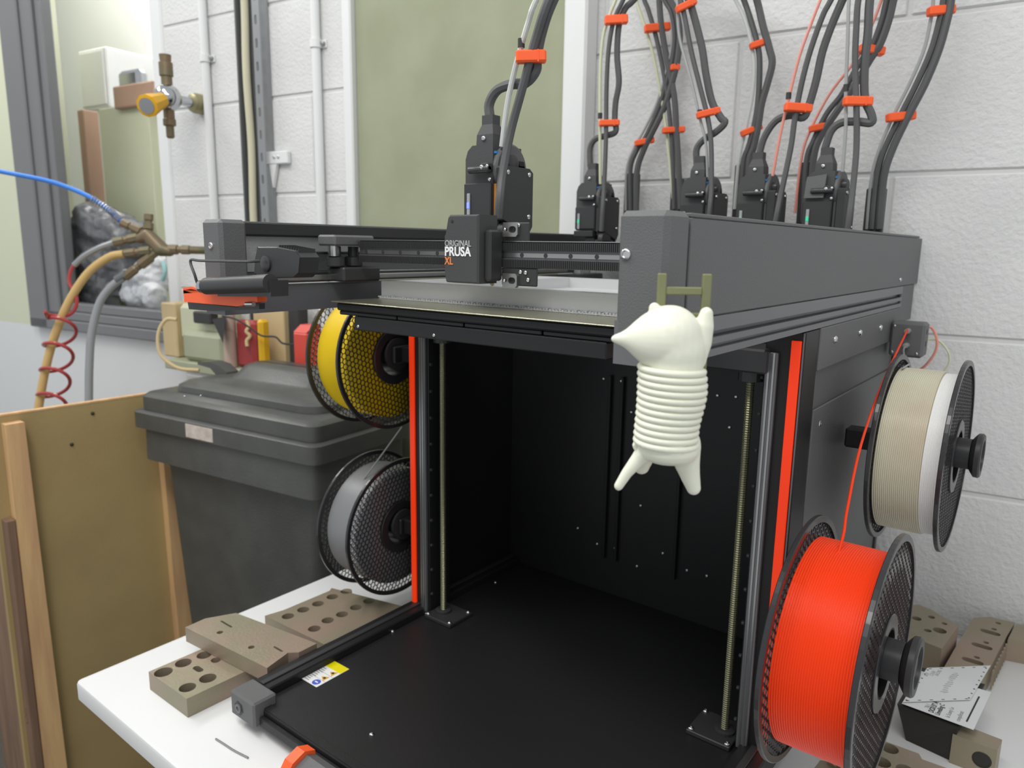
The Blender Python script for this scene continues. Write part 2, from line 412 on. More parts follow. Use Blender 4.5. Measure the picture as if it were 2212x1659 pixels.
for q in (s0+.03, s0+.043): screw(br, wallp(q, h0+.015, .012), WN, 1.3)

# gas valve
vs, vh = ws(437, 226)
val = thing('gas_valve', 'chrome wall valve with a yellow lever handle', 'valve', wallp(vs, vh))
MB().lathe(wallp(vs, vh), WN, [(0, .023), (.02, .023), (.028, .02), (.032, .012)], 24).build('wall_flange', 'brass', val, True)
MB().cyl(wallp(vs, vh, .03), wallp(vs, vh, .075), .011).build('neck', 'chrome', val, True)
q = wallp(vs, vh, .09)
MB().sphere(q, .03, 16).build('ball_body', 'chrome', val, True)
MB().lathe(q, Z, [(.02, .012), (.045, .012), (.047, .015), (.075, .015), (.077, .012), (.092, .013)], 14).build('outlet', 'brass_old', val, True)
MB().lathe(q, -Z, [(.02, .012), (.045, .012), (.047, .014), (.06, .014), (.062, .009), (.085, .009), (.088, .006)], 14).build('outlet', 'brass_old', val, True)
h_ = (wat(340, 220, -.13)-q).normalized()
hd = MB().lathe(q, h_, [(.025, .014), (.03, .017), (.045, .018), (.085, .024), (.092, .024), (.093, .018)], 10).build('handle', 'valve_yellow', val)
MB().lathe(q+h_*.093, h_, [(-.002, .017), (.0012, .017), (.0015, .008)], 16).build('handle_cap', 'strut', hd)

# ---------------------------------------------------------------- brass air manifold and its hoses
D0 = 1.68
def H(px, py, d=D0): return at(px, py, 'd', d)
man = thing('brass_manifold', 'old brass air manifold with several threaded outlets behind the printer', 'manifold', H(330, 540))
c1, c2 = H(320, 508), H(348, 538)
body = blob('body', [[(H(302, 515), .012), (c1, .015), (c2, .017), (H(366, 543), .012)]], 'brass_old', man, .003, 2)
def outlet(p, q, name='outlet', m_='brass_old'):
    p, q = Vector(p), Vector(q); d = q-p; L = d.length
    return MB().lathe(p, d, [(0, .008), (L*.25, .008), (L*.28, .0115), (L*.55, .0115), (L*.58, .008), (L*.66, .008), (L*.7, .0105), (L*.97, .0105), (L, .006)], 8).build(name, m_, man)
outlet(c1, H(321, 462)); outlet(c1, H(262, 480)); outlet(c1, H(245, 524)); outlet(c2, H(268, 548)); outlet(c2, H(268, 600)); outlet(c2, H(412, 540))
MB().tube([H(408, 540), H(450, 541, 1.70), wallp(ws(520, 545)[0], .52, .001)], .009, 10).build('supply_pipe', 'brass_old', man, True)
hb = thing('blue_air_hose', 'blue air hose with a spring strain relief joining the brass manifold', 'hose', H(262, 480))
pts = [H(-120, 345), H(0, 370), H(100, 390), H(160, 410), H(205, 432), H(240, 458), H(262, 478)]
MB().tube(pts, .0052, 10).build('tube', 'hose_blue', hb, True)
sp = spline([H(200, 430), H(240, 458), H(262, 478)], 40); mb = MB(); pr = []
for i, p in enumerate(sp):
    t = (sp[min(i+1, len(sp)-1)]-sp[max(i-1, 0)]).normalized(); e = t.orthogonal().normalized(); gg = t.cross(e); a = i*2*math.pi/5
    pr.append(p+(e*math.cos(a)+gg*math.sin(a))*.0078)
MB().tube(pr, .0012, 5, 2).build('spring', 'steel', hb)
ht = tag(MB().tube([H(268, 548), H(235, 556), H(190, 590), H(150, 650), H(120, 720), H(100, 790), H(85, 870), H(70, 980), H(62, 1100), H(60, 1400)], .0092, 12).build('tan_air_hose', 'hose_tan', None, True), 'thick tan rubber hose curving down from the brass manifold', 'hose')
tag(MB().tube([H(266, 600), H(240, 620), H(215, 655), H(198, 720), H(193, 790), H(192, 860), H(192, 960), H(192, 1080), H(192, 1400)], .0088, 12).build('grey_air_hose', 'hose_grey', None, True), 'grey translucent hose hanging down from the brass manifold', 'hose')
MB().cyl(H(252, 606), H(274, 592), .0105).build('hose_clamp', 'strut_dark', man)
hr = thing('red_coil_hose', 'red coiled air hose winding round the tan hose', 'hose', H(160, 600))
pts = [H(245, 524), H(215, 535), H(180, 555), H(155, 580), H(150, 610), H(163, 635), H(165, 660), H(150, 680), H(120, 682), H(100, 678, D0-.02), H(98, 674, D0-.05)]
cx0, cy0, cx1, cy1 = 122, 690, 100, 870
for k in range(1, 58):
    a = math.pi+k*2*math.pi/13; f_ = k/43 if k < 44 else 1+(k-43)/43; cx = cx0+(cx1-cx0)*f_; cy = cy0+(cy1-cy0)*f_
    pts.append(H(cx+12+34*math.cos(a), cy+15*math.sin(a), D0+.03*math.sin(a)))
MB().tube(pts, .0040, 8, 4).build('coil', 'hose_red', hr, True)
MB().tube([H(245, 524), H(215, 535), H(182, 553), H(160, 573)], .0066, 8).build('strain_relief_spring', 'strut', hr, True)

# ---------------------------------------------------------------- shelf with odds and ends behind the bin
shz = .262
shelf = tag(wbox(MB(), (wat(352, 740, -.13)-Vector((0, WA, 0))).dot(WE), -.35, -.13, -.0005, shz-.022, shz, .002).build('wall_shelf', 'cream_dark'), 'pale shelf board on the wall behind the wheeled bin', 'shelf')
def shelf_box(px0, px1, ptop, d0, d1, z0=shz+.0005):
    s0, s1, _, h1 = wspan(px0, ptop, px1, 760, -d0); return (s0, s1, -d0, -d1, z0, h1)
def sbox(px0, px1, ptop, d0, d1, bev=.003, z0=shz+.0005):
    s0, s1, a, b, h0, h1 = shelf_box(px0, px1, ptop, d0, d1, z0); mb = MB(); wbox(mb, s0, s1, min(a, b), max(a, b), h0, h1, bev); return mb
mach = thing('cream_machine', 'cream moulded machine casing with a grey base on the shelf', 'machine', wallp(ws(430, 760)[0], shz))
sbox(388, 482, 712, .12, .03, .012).build('base', 'cream_dark', mach); 
sbox(383, 470, 655, .1, .02, .01, shz+.045).build('casing', 'cream', mach)
crd = thing('cardboard_box', 'tan cardboard box with a yellow cord loop on the shelf', 'box', wallp(ws(362, 760)[0], shz))
sbox(346, 384, 653, .1, .02, .003).build('box_body', 'beige', crd)
d_ = 1.66
MB().tube([at(382, 690, 'd', d_), at(360, 690, 'd', d_), at(345, 710, 'd', d_), at(341, 740, 'd', d_), at(350, 770, 'd', d_), at(385, 795, 'd', d_), at(430, 800, 'd', d_)], .0042, 8).build('cord_loop', 'beige', crd, True)
pb = thing('power_adapter', 'black box adapter with a thin dark cable above the bin', 'adapter', wallp(ws(438, 700)[0], shz+.06, .13))
sbox(415, 458, 672, .125, .101, .003, .355).build('body', 'black', pb)
MB().prism([at(458, 690, 'd', 1.6), at(487, 683, 'd', 1.6), at(482, 742, 'd', 1.6)], (at(487, 683, 'd', 1.63)-at(487, 683, 'd', 1.6))).build('bracket', 'black', pb)
MB().tube([at(p[0], p[1], 'd', 1.58) for p in ((480, 682), (510, 690), (540, 708), (565, 725), (595, 728), (612, 742), (650, 744))], .0022, 6).build('cable', 'black', pb, True)
tag(MB().lathe(wallp((wat(496, 720, -.115)-Vector((0, WA, 0))).dot(WE), shz+.0005, .115), Z, [(0, .014), (.001, .015), (.15, .013), (.151, .011)], 16).build('pink_post', 'pink', None, True), 'dull pink round post standing on the shelf', 'post')
po = thing('red_pouch', 'red and yellow printed pouch standing on the shelf', 'pouch', wallp(ws(535, 750)[0], shz))
sbox(505, 550, 690, .11, .085, .008).build('pouch_body', 'pouch', po); sbox(551, 567, 690, .11, .085, .006).build('pouch_edge', 'pouch_yellow', po)
MB().tube([at(p[0], p[1], 'd', 1.615) for p in ((533, 692), (537, 706), (532, 716), (540, 726), (533, 736), (534, 748))], .004, 6).build('print_stripe', 'beige', po, True)
tag(sbox(545, 616, 660, .05, .03, .002).build('beige_board', 'beige', None), 'plain beige board standing on the shelf behind the red pouch', 'board')
tag(sbox(619, 648, 640, .06, .03, .003).build('black_upright', 'black', None), 'dark upright bar on the shelf beside the beige board', 'bar')
rb = thing('red_case', 'small red plastic case with a sloped lid on the shelf', 'case', wallp(ws(645, 740)[0], shz, .1))
sbox(632, 664, 718, .12, .07, .003).build('case_body', 'red', rb)
s0, s1, a, b, h0, h1 = shelf_box(632, 664, 718, .12, .07); 
MB().prism([wallp(s0, h1+.0005, .118), wallp(s0, h1+.0005, .075), wallp(s0+.008, h1+.016, .085), wallp(s0+.008, h1+.016, .105)], WE*(s1-s0-.004)).build('lid', 'red', rb)

# ---------------------------------------------------------------- wheeled bin
BA, BBv = Vector((-.735, .243, 0)), Vector((-.243, .307, 0)); be = (BBv-BA).normalized(); bn = Vector((-be.y, be.x, 0)); bw = (BBv-BA).length; bd = .255
wb = thing('wheeled_bin', 'dark grey wheeled bin with a domed lid and a worn white label', 'bin', (BA+BBv)/2-Z*.7)
def bbox(mb, x0, x1, y0, y1, z0, z1, bev=0): return mb.frame(BA, be, bn, Z, x0, x1, y0, y1, z0, z1, bev)
def brect(x0, x1, y0, y1, z, r=.02, n=4):
    P = []
    for cx, cy, a0 in ((x1-r, y0+r, -90), (x1-r, y1-r, 0), (x0+r, y1-r, 90), (x0+r, y0+r, 180)):
        for k in range(n+1):
            a = math.radians(a0+90*k/n); P.append(BA+be*(cx+r*math.cos(a))+bn*(cy+r*math.sin(a))+Z*z)
    return P
MB().rings([brect(.09, bw-.09, .06, bd-.05, -.69), brect(.055, bw-.03, .03, bd-.02, .10), brect(.05, bw-.025, .025, bd-.015, .19)]).build('body', 'bin', wb, True)
MB().rings([brect(.0, bw, 0, bd, .183), brect(0, bw, 0, bd, .213), brect(.004, bw-.004, .004, bd, .216)]).build('rim', 'bin', wb, True)
MB().rings([brect(.012, bw-.012, .012, bd, .2165), brect(.012, bw-.012, .012, bd, .243), brect(.02, bw-.02, .02, bd-.006, .25)]).build('lid_plate', 'bin', wb, True)
MB().rings([brect(.045, bw-.05, .055, bd-.01, .2505, .04), brect(.047, bw-.052, .057, bd-.01, .262, .04), brect(.056, bw-.062, .066, bd-.015, .268, .04), brect(.08, bw-.085, .09, bd-.02, .271, .04), brect(.12, bw-.12, .125, bd-.03, .273, .04), brect(.125, bw-.125, .132, bd-.03, .277, .03), brect(.137, bw-.135, .15, bd-.035, .296, .03), brect(.148, bw-.145, .162, bd-.037, .301, .03)]).build('lid_dome', 'bin', wb, True)
MB().prism([BA+be*x+bn*.16+Z*z for x, z in ((.045, .2515), (.05, .268), (.035, .279), (-.005, .283), (-.005, .288), (.03, .292), (.062, .288), (.085, .275), (.09, .2515))], bn*.03).build('lid_handle', 'bin', wb)
MB().rings([brect(.02, bw-.01, .006, bd-.01, .12), brect(.02, bw-.01, .008, bd-.01, .18)]).build('collar', 'bin', wb, True)
bbox(MB(), .17, .245, -.0012, .0, .186, .211).build('worn_label', 'label_old', wb)
for q in ((.13, .03), (.15, .05)): MB().sphere(BA+be*q[0]+bn*q[1]+Z*.2515, .002, 8).build('rivet', 'screw', wb)
for q in (.1, bw-.1): MB().lathe(BA+be*q+bn*(bd-.02)+Z*-.62, be, [(-.02, .07), (-.018, .078), (.018, .078), (.02, .07)], 20).build('wheel', 'black', wb)

# ---------------------------------------------------------------- timber crate on the left
PX = -.79
cr = thing('timber_crate', 'tall crate of brown fibreboard with pale timber battens beside the table', 'crate', (PX, .2, -.7))
zt = .228
MB().box(PX-.012, PX, .02, .40, -.70, zt).build('fibreboard_panel', 'mdf', cr)
MB().box(PX-.0125, PX+.0005, .02, .40, zt, zt+.003).build('top_edge', 'wood', cr)
y0 = at(40, 1100, 'x', PX).y
def batten(ya0, ya1, yb0, yb1, ztop, name, m_):
    a = [Vector((PX+.0005, ya0, ztop)), Vector((PX+.0005, ya1, ztop)), Vector((PX+.0005, yb1, -.70)), Vector((PX+.0005, yb0, -.70))]
    return MB().prism(a, X*.022).build(name, m_, cr)
batten(.043, .073, .043, .083, zt-.012, 'batten', 'wood'); batten(.316, .385, .326, .385, zt-.03, 'batten', 'wood')
MB().box(PX-.16, PX+.022, .027, .0425, -.70, at(0, 1130, 'x', PX+.022).z, .002).build('side_board', 'wood_dark', cr)
for k in range(3):
    p = at(62, 1490+14*k, 'y', .0268); 
p = at(52, 1540, 'y', .027)
mb = MB()
for a in ((0, .03, 0, .0016), (0, .03, .03, .0316), (0, .0016, 0, .03), (.0285, .03, 0, .03), (.008, .022, .009, .0105), (.008, .022, .018, .0195), (.013, .0145, .005, .026)):
    mb.box(p.x-.015+a[0], p.x-.015+a[1], .0263, .027, p.z+a[2]-.015, p.z+a[3]-.015)
mb.build('burnt_stamp', 'wood_dark', cr)
for q in ((400, 893), (310, 960)):
    p = at(q[0]*.5, q[1], 'x', PX+.0004); MB().sphere(p, .0035, 8).build('nail', 'steel_dark', cr)

# ---------------------------------------------------------------- table
TX0, TX1, TY0, TY1 = -.2254, 1.25, -.0775, .665
tab = thing('work_table', 'white laminate work table carrying the black printer', 'table', (.4, .3, -.70))
def tabpoly(i, z):
    P = []; r = .008
    for cx, cy, a0 in ((TX1-r, TY0+r, -90), (TX1-r, TY1+.155-r, 0), (.5, TY1+.065, 90), (TX0+r, TY1-.03-r, 110), (TX0+r, TY0+r, 180)):
        for k in range(4):
            a = math.radians(a0+90*k/3*(0 if cx == .5 else 1)); P.append(Vector((cx+(r-i)*math.cos(a), cy+(r-i)*math.sin(a), z)))
    return P
MB().rings([tabpoly(.003, -.026), tabpoly(0, -.023), tabpoly(0, -.004), tabpoly(.0012, -.0012), tabpoly(.004, 0)]).build('table_top', 'table', tab, True)
for x in (TX0+.09, TX1-.1):
    for y in (TY0+.08, TY1-.12): MB().box(x-.02, x+.02, y-.02, y+.02, -.70, -.0265, .002).build('leg', 'steel_dark', tab)

# ================================================================== the printer
W, D, HT = .5123, .7863, .5605
pr = thing('printer', 'large black desktop 3D printer with red light strips, open frame and toolchanger', 'printer', (W/2, .25, 0))
def P(mb, name, m_, parent=None, smooth=False): return mb.build(name, m_, parent or pr, smooth)
DZ = .030
# base
P(MB().box(.03, W-.03, .012, .50, .012, DZ, .0015), 'base_deck', 'deck')
for x0, x1 in ((0, .0295), (W-.0295, W)):
    P(MB().box(x0, x1, .0305, .50, .012, .0395, .0015), 'base_rail', 'deck')
    mb = MB(); xi = x0 if x0 > .1 else x0
    P(MB().box(x0+.011, x0+.0185, .031, .499, .0396, .0412, .0005), 'rail_slot_cover', 'black')
for x0, x1 in ((0, .046), (W-.046, W)):
    k = P(MB().box(x0, x1, 0, .030, .012, .042, .0022), 'corner_block', 'powder')
    c = Vector(((x0+x1)/2-.006, 0, .026))
    MB().lathe(c, -Y, [(-.0005, .0085), (.0004, .0085), (.0005, .007)], 6).build('bolt_recess', 'black', k)
    MB().lathe(c, -Y, [(0, .0055), (.0016, .0055), (.002, .0045), (.002, .0028), (.0008, .0026)], 12).build('hex_bolt', 'alu_dark', k)
    MB().lathe((x0+.023, .06, 0), Z, [(0, .014), (.002, .015), (.012, .013)], 16).build('foot', 'black', k)
for x in (.023, W-.023): P(MB().lathe((x, .47, 0), Z, [(0, .014), (.002, .015), (.0122, .013)], 16), 'foot', 'black')
P(MB().box(.0465, W-.0465, .006, .0115, .013, .0245, .001), 'front_fascia', 'deck')
P(MB().box(.031, W-.031, .013, .0225, DZ+.0001, DZ+.0012, .0004), 'deck_fold', 'deck')
for q in ((620, 1476), (803, 1587), (848, 1364), (921, 1325), (1320, 1272), (1520, 1345), (1070, 1258)):
    p = at(q[0], q[1], 'z', DZ); screw(pr, (p.x, p.y, DZ), Z, .95)
# back panel of the chamber
P(MB().box(.001, W-.0125, .5005, .512, .012, .468, .001), 'chamber_back_panel', 'deck')
for px, py0, py1 in ((1318, 812, 1195), (1345, 815, 1200), (1478, 1075, 1240)):
    a = at(px, 900, 'y', .4995); P(MB().box(a.x-.002, a.x+.002, .494, .5004, .085, .36, .0008), 'back_panel_rib', 'deck')
for q in ((1304, 818), (1342, 823), (1550, 854), (1376, 1223), (1290, 1175), (1328, 1184), (1484, 1232), (1527, 1244), (1432, 1195), (1384, 1092), (1576, 923), (1590, 857), (1364, 890), (1248, 1141), (1305, 762)):
    p = at(q[0], q[1], 'y', .5004)
    if .03 < p.z < .45 and p.x < W-.03: screw(pr, (p.x, .5004, p.z), -Y, .8)
# two Z columns
for side in (0, 1):
    def sx(x): return x if side == 0 else W-x
    def xb(a, b): return (min(sx(a), sx(b)), max(sx(a), sx(b)))
    a, b = xb(0, .036); col = P(MB().box(a, b, .284, .325, DZ, .4655, .001), 'column', 'deck')
    a, b = xb(.0008, .0022); P(MB().box(a, b, .283, .326, DZ, .465, .0003), 'column_edge', 'alu_dark', col)
    a, b = xb(.0030, .0118); led = P(MB().box(a, b, .2812, .2839, .0365, .4575, .0004), 'light_strip', 'led'); led['label'] = 'glowing red light strip'
    a, b = xb(.0225, .0335); P(MB().box(a, b, .2795, .2839, .034, .445, .0006), 'z_rail', 'alu_dark')
    for zz in (.0045, .0090): 
        aa, bb = xb(.0245+zz-.0045, .0262+zz-.0045); P(MB().box(aa, bb, .2785, .2794, .034, .445), 'rail_edge', 'rail')
    for k in range(11):
        z = .06+.036*k; P(MB().lathe((sx(.0385), .287, z), (1 if side == 0 else -1, 0, 0), [(-.002, .0022), (.0006, .0022), (.0008, .001)], 8), 'rail_bolt', 'black')
    x = sx(.0515)
    rings = []; n = 10; z = DZ+.006; turns = int((.448-z)/.0024)
    prof = []
    for k in range(turns): prof += [(z+k*.0024, .0036), (z+k*.0024+.0008, .0042), (z+k*.0024+.0012, .0042), (z+k*.0024+.002, .0036)]
    P(MB().lathe((x, .295, 0), Z, prof, 10), 'leadscrew', 'leadscrew')
    a, b = xb(.037, .085); mp_ = P(MB().box(a, b, .272, .318, DZ+.0003, DZ+.0055, .0008), 'screw_mount', 'black')
    MB().lathe((x, .295, DZ+.0056), Z, [(0, .011), (.003, .011), (.004, .008)], 16).build('bearing_cap', 'black', mp_)
    for q in ((.041, .276), (.081, .276), (.081, .314)): screw(pr, (sx(q[0]), q[1], DZ+.0056), Z, 1.1)
    a, b = xb(.030, .10); arm = P(MB().box(a, b, .27, .32, .425, .448, .002), 'bed_arm', 'black')
    MB().lathe((x, .295, .424), -Z, [(0, .012), (.01, .012), (.0105, .009)], 16).build('screw_nut', 'black', arm)
    # top side covers, open towards the inside
    a, b = xb(0, .034)
    cap = P(MB().box(a, b, 0, .030, .478 if side else .4965, HT, .0035), 'front_cap', 'powder')
    a, b = xb(0, .003); P(MB().box(a, b, .0305, D, .4946, HT-.0035, .0006), 'side_cover', 'powder')
    a, b = xb(0, .012); P(MB().box(a, b, .0305, D-.02, HT-.0032, HT-.0005, .0006), 'cover_top', 'powder')
    a, b = xb(.010, .012); P(MB().box(a, b, .0305, D-.02, HT-.014, HT-.0033, .0004), 'cover_lip', 'black')
    # side extrusion, with its grooves
    prof2 = [(.0, .4666), (.0, .4715), (.004, .472), (.004, .4745), (.0, .475), (.0, .4795), (.006, .480), (.006, .4835), (.0, .484), (.0, .4938), (.034, .4938), (.034, .4666)]
    y_end = .69
    P(MB().prism([(sx(x_), .0005, z_) for x_, z_ in prof2], (0, y_end, 0)), 'side_extrusion', 'alu_dark')
    a, b = xb(.0015, .03); P(MB().box(a, b, y_end+.001, .775, .4445, .4945, .001), 'rear_post', 'powder')
    a, b = xb(.002, .034); P(MB().box(a, b, .50, .69, .012, .466, .001), 'rear_side_wall', 'deck') if False else None
    for q in ((.017, 0),):
        k = MB().lathe((sx(.0275 if side else .0165), 0, .5345), -Y, [(-.001, .0036), (.0006, .0036), (.0014, .0030), (.0016, .0022), (.0006, .0018)], 14); k.build('cap_screw', 'screw', cap, True)
P(MB().box(.002, .008, .3255, .50, .03, .4245, .0008), 'side_panel', 'deck')
P(MB().box(.002, .008, .3255, .69, .425, .466, .0008), 'side_strip', 'deck')
P(MB().box(.0032, .0046, .0315, .70, .5075, .5450, .0003), 'lit_cover_face', 'powder_lit')  # added sheet: light grazing the inside of the cover put into its colour
# rear box and right side panel
P(MB().box(.004, W-.006, .5125, .69, .03, .466, .002), 'rear_housing', 'deck')
P(MB().box(W-.0055, W+.001, .327, .69, .425, .466, .0008), 'side_strip', 'powder')
P(MB().box(W-.0115, W-.0060, .327, .5002, .03, .4245, .0004), 'side_panel', 'powder')
P(MB().box(W-.0059, W-.0040, .327, .684, .03, .4245, .0004), 'side_skin', 'powder')
P(MB().box(W-.0039, W-.0015, .335, .683, .05, .385, .0008), 'side_door', 'powder')
P(MB().box(W-.004, W+.0015, .684, .6935, .03, .4245, .0008), 'side_panel_edge', 'black')
for q in ((1803, 733), (1857, 719), (1901, 708)):
    p = at(q[0], q[1], 'x', W+.001); screw(pr, (W+.001, p.y, p.z), X, 1.25)
p = at(1768, 915, 'x', W-.003); screw(pr, (W-.003, p.y, p.z), X, 1.2)
screw(pr, (W, .665, .503), X, .9)
# rear cross members and dock bar
P(MB().box(.034, W-.034, .655, .69, .515, .545, .002), 'dock_bar', 'black')
P(MB().box(.034, W-.034, D-.025, D-.02, .50, HT-.001, .001), 'rear_cover', 'powder')
P(MB().box(.034, W-.034, .48, .51, .468, .494, .001), 'rear_extrusion', 'alu_dark')
for x in (.05, .1375, .229, .3125, .401):
    k = P(MB().box(x+.006, x+.046, .653, .6545, .52, .56, .001), 'dock_plate', 'steel')
    MB().cyl((x+.026, .6545, .53), (x+.026, .64, .53), .004).build('dock_pin', 'steel', k)
# left belt idler and gantry
GY0, GY1 = .150, .170
gan = P(MB().box(.062, W-.05, GY0, GY1, .5185, .5422, .001), 'gantry_bar', 'alu_dark')
for z0, z1 in ((.5345, .5415), (.5190, .5262)):
    mb = MB(); mb.box(.064, W-.052, GY0-.0022, GY0-.0012, z0, z1)
    x = .066
    while x < W-.054: mb.box(x, x+.0010, GY0-.0030, GY0-.0022, z0, z1); x += .0020
    mb.build('toothed_belt', 'black', gan)
mb = MB(); mb.box(.064, W-.052, GY0-.0008, GY0-.0001, .5283, .5322); mb.build('center_rail', 'rail', gan)
for k in range(14): MB().lathe((.075+.027*k, GY0-.0008, .5303), -Y, [(-.0002, .0021), (.0004, .0021), (.0005, .0012)], 8).build('rail_bolt', 'black', gan)
MB().box(.062, W-.05, GY0-.002, GY1, .5424, .5432).build('top_edge', 'rail', gan)
for sd in (0, 1):
    f_ = (lambda x: x) if sd == 0 else (lambda x: W-x)
    def g2(a, b): return (min(f_(a), f_(b)), max(f_(a), f_(b)))
    a, b = g2(.032, .0615); k = P(MB().box(a, b, .128, .182, .497, .513, .002), 'gantry_carriage', 'black')
    a, b = g2(.030, .06); MB().box(a, b, .118, .175, .536, .5478, .002).build('idler_top', 'powder', k)
    for yy in (.13, .155):
        MB().lathe((f_(.046), yy, .5135), Z, [(0, .009), (.001, .010), (.010, .010), (.011, .008), (.0112, .006), (.022, .006)], 18).build('pulley', 'black', k)
    MB().lathe((f_(.048), .126, .5250), Z, [(0, .0066), (.011, .0066)], 16).build('idler_bearing', 'steel', k)
    a, b = g2(.0345, .040); rl = P(MB().box(a, b, .05, .60, .4985, .5045, .0008), 'side_rail', 'rail')
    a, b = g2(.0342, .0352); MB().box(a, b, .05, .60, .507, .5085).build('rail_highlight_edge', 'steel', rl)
    a, b = g2(.006, .030); P(MB().box(a, b, .06, .64, .5265, .5295, .0005), 'side_belt', 'black')
# carriage cover with the maker's lettering
cx0, cx1 = .2195, .2625; cy0 = .120
cov = P(MB(), 'head_cover', 'powder') if False else None
mb = MB(); zb, ztp = .5035, .5665
loop = [(cx0+.003, zb), (cx1, zb), (cx1, ztp), (cx0+.007, ztp), (cx0+.0045, ztp-.002), (cx0+.001, .549), (cx0, .547), (cx0, .512), (cx0+.0015, .5045)]
mb.rings([[Vector((x+.0015*(1 if x < .24 else -1), cy0, z+.0015*(1 if z < .53 else -1))) for x, z in loop], [Vector((x, cy0+.002, z)) for x, z in loop], [Vector((x, .1475, z)) for x, z in loop]])
cov = P(mb, 'head_cover', 'black_soft')
MB().box(cx1+.0002, cx1+.008, .128, .147, .506, .553, .002).build('cover_side', 'black', cov)
text('lettering', 'ORIGINAL', .0080, (.2212, cy0-.0003, .5375), X, Z, 'logo_grey', cov, .00006, .90)
text('lettering', 'PRUSA', .0118, (.2210, cy0-.0003, .5288), X, Z, 'logo_white', cov, .00030, .95)
text('lettering', 'XL', .0100, (.2212, cy0-.0003, .5206), X, Z, 'logo_orange', cov, .0002, .86)
MB().lathe((.2305, cy0, .5605), -Y, [(-.0005, .0016), (.0003, .0016), (.0004, .0005)], 8).build('cover_hole', 'ink', cov)
for zc in (.5535, .5068):
    k = MB(); k.holeplate([(-.0085, -.0065), (.0065, -.0065), (.0085, -.0045), (.0085, .0045), (.0065, .0065), (-.0085, .0065)], [slot(.0025, 0, .0085, .006), circle(-.005, 0, .0016, 10)], .004, (.2805, .1445, zc), X, Z, -Y)
    k = k.build('belt_clamp', 'rail', cov); screw(pr, (.2775, .1405, zc), -Y, .5)
for q in ((.288, .5572), (.291, .5150), (.297, .5146), (.300, .5080)): screw(pr, (q[0], .1475, q[1]), -Y, .7)
MB().box(.268, .31, .1478, .1498, .502, .5185, .001).build('carriage_plate', 'black', cov)
MB().box(.268, .30, .1478, .1498, .5425, .560, .001).build('carriage_plate', 'black', cov)

# heated bed under the sheet
bx0, bx1, by0, by1 = .073, .4405, .1003, .468
bed = P(MB().box(bx0+.004, bx1-.004, by0+.004, by1-.004, .4685, .4768, .0015), 'heated_bed', 'deck')
for i in range(4):
    for j in range(4):
        MB().box(bx0+.006+i*.0895, bx0+.0935+i*.0895, by0+.006+j*.0895, by0+.0935+j*.0895, .4640, .4684, .001).build('bed_tile', 'deck', bed)
P(MB().box(bx0+.03, bx1-.03, by0+.0055, by0+.022, .4495, .4636, .001), 'bed_frame', 'deck')
P(MB().box(bx0+.03, bx1-.03, by1-.03, by1-.01, .4495, .4636, .001), 'bed_frame', 'black')
for x in (bx0+.03, bx1-.05): P(MB().box(x, x+.02, by0+.0225, by1-.0305, .4495, .4636, .001), 'bed_frame', 'black')
for q in (.09, .20): screw(pr, (q+.02, by0+.0055, .4535), -Y, .6)
P(MB().tube([(.29, .30, .455), (.32, .36, .42), (.36, .44, .41), (.40, .49, .43)], .0022, 6), 'bed_cable', 'black', None, True)
# warning sticker on the deck
A = [at(q[0], q[1], 'z', DZ+.0004) for q in ((650, 1465), (683, 1486), (756, 1445), (722, 1429))]
sx0, sx1, sy0, sy1 = .028, .057, .075, .1235; zz = DZ+.0002
st = P(MB().box(sx0, sx1, sy0, sy1, zz, zz+.0003), 'warning_sticker', 'sticker'); st['label'] = 'white and yellow warning sticker'
MB().box(sx0+.0003, sx1-.0003, sy1-.0135, sy1-.0002, zz+.0003, zz+.00045).build('yellow_field', 'sticker_yellow', st)
for k, yy in enumerate((.0865+.0015, .1005)):
    MB().prism([(sx1-.0045, yy+.0095, zz+.00035), (sx1-.0045, yy-.0005, zz+.00035), (sx1-.013, yy+.0045, zz+.00035)], (0, 0, .0002)).build('triangle_sign', 'sticker_tri', st)
    MB().box(sx1-.0095, sx1-.006, yy+.003, yy+.006, zz+.00055, zz+.00062).build('triangle_mark', 'ink', st)
MB().lathe((sx1-.0085, sy0+.0065, zz+.0003), Z, [(0, .0052), (.0002, .0052)], 20).build('round_sign', 'sticker_blue', st)
MB().box(sx1-.011, sx1-.006, sy0+.0055, sy0+.0075, zz+.0005, zz+.0006).build('round_mark', 'sticker', st)
for k in range(9): MB().box(sx0+.002, sx0+.010-(k % 3)*.0012, sy0+.003+k*.0034, sy0+.0042+k*.0034, zz+.0003, zz+.00042).build('print_line', 'ink_soft', st)
for k in (1, 2): MB().box(sx0+.001, sx1-.001, sy0+.0115*k+.001, sy0+.0115*k+.0014, zz+.0003, zz+.00042).build('print_line', 'ink_soft', st)
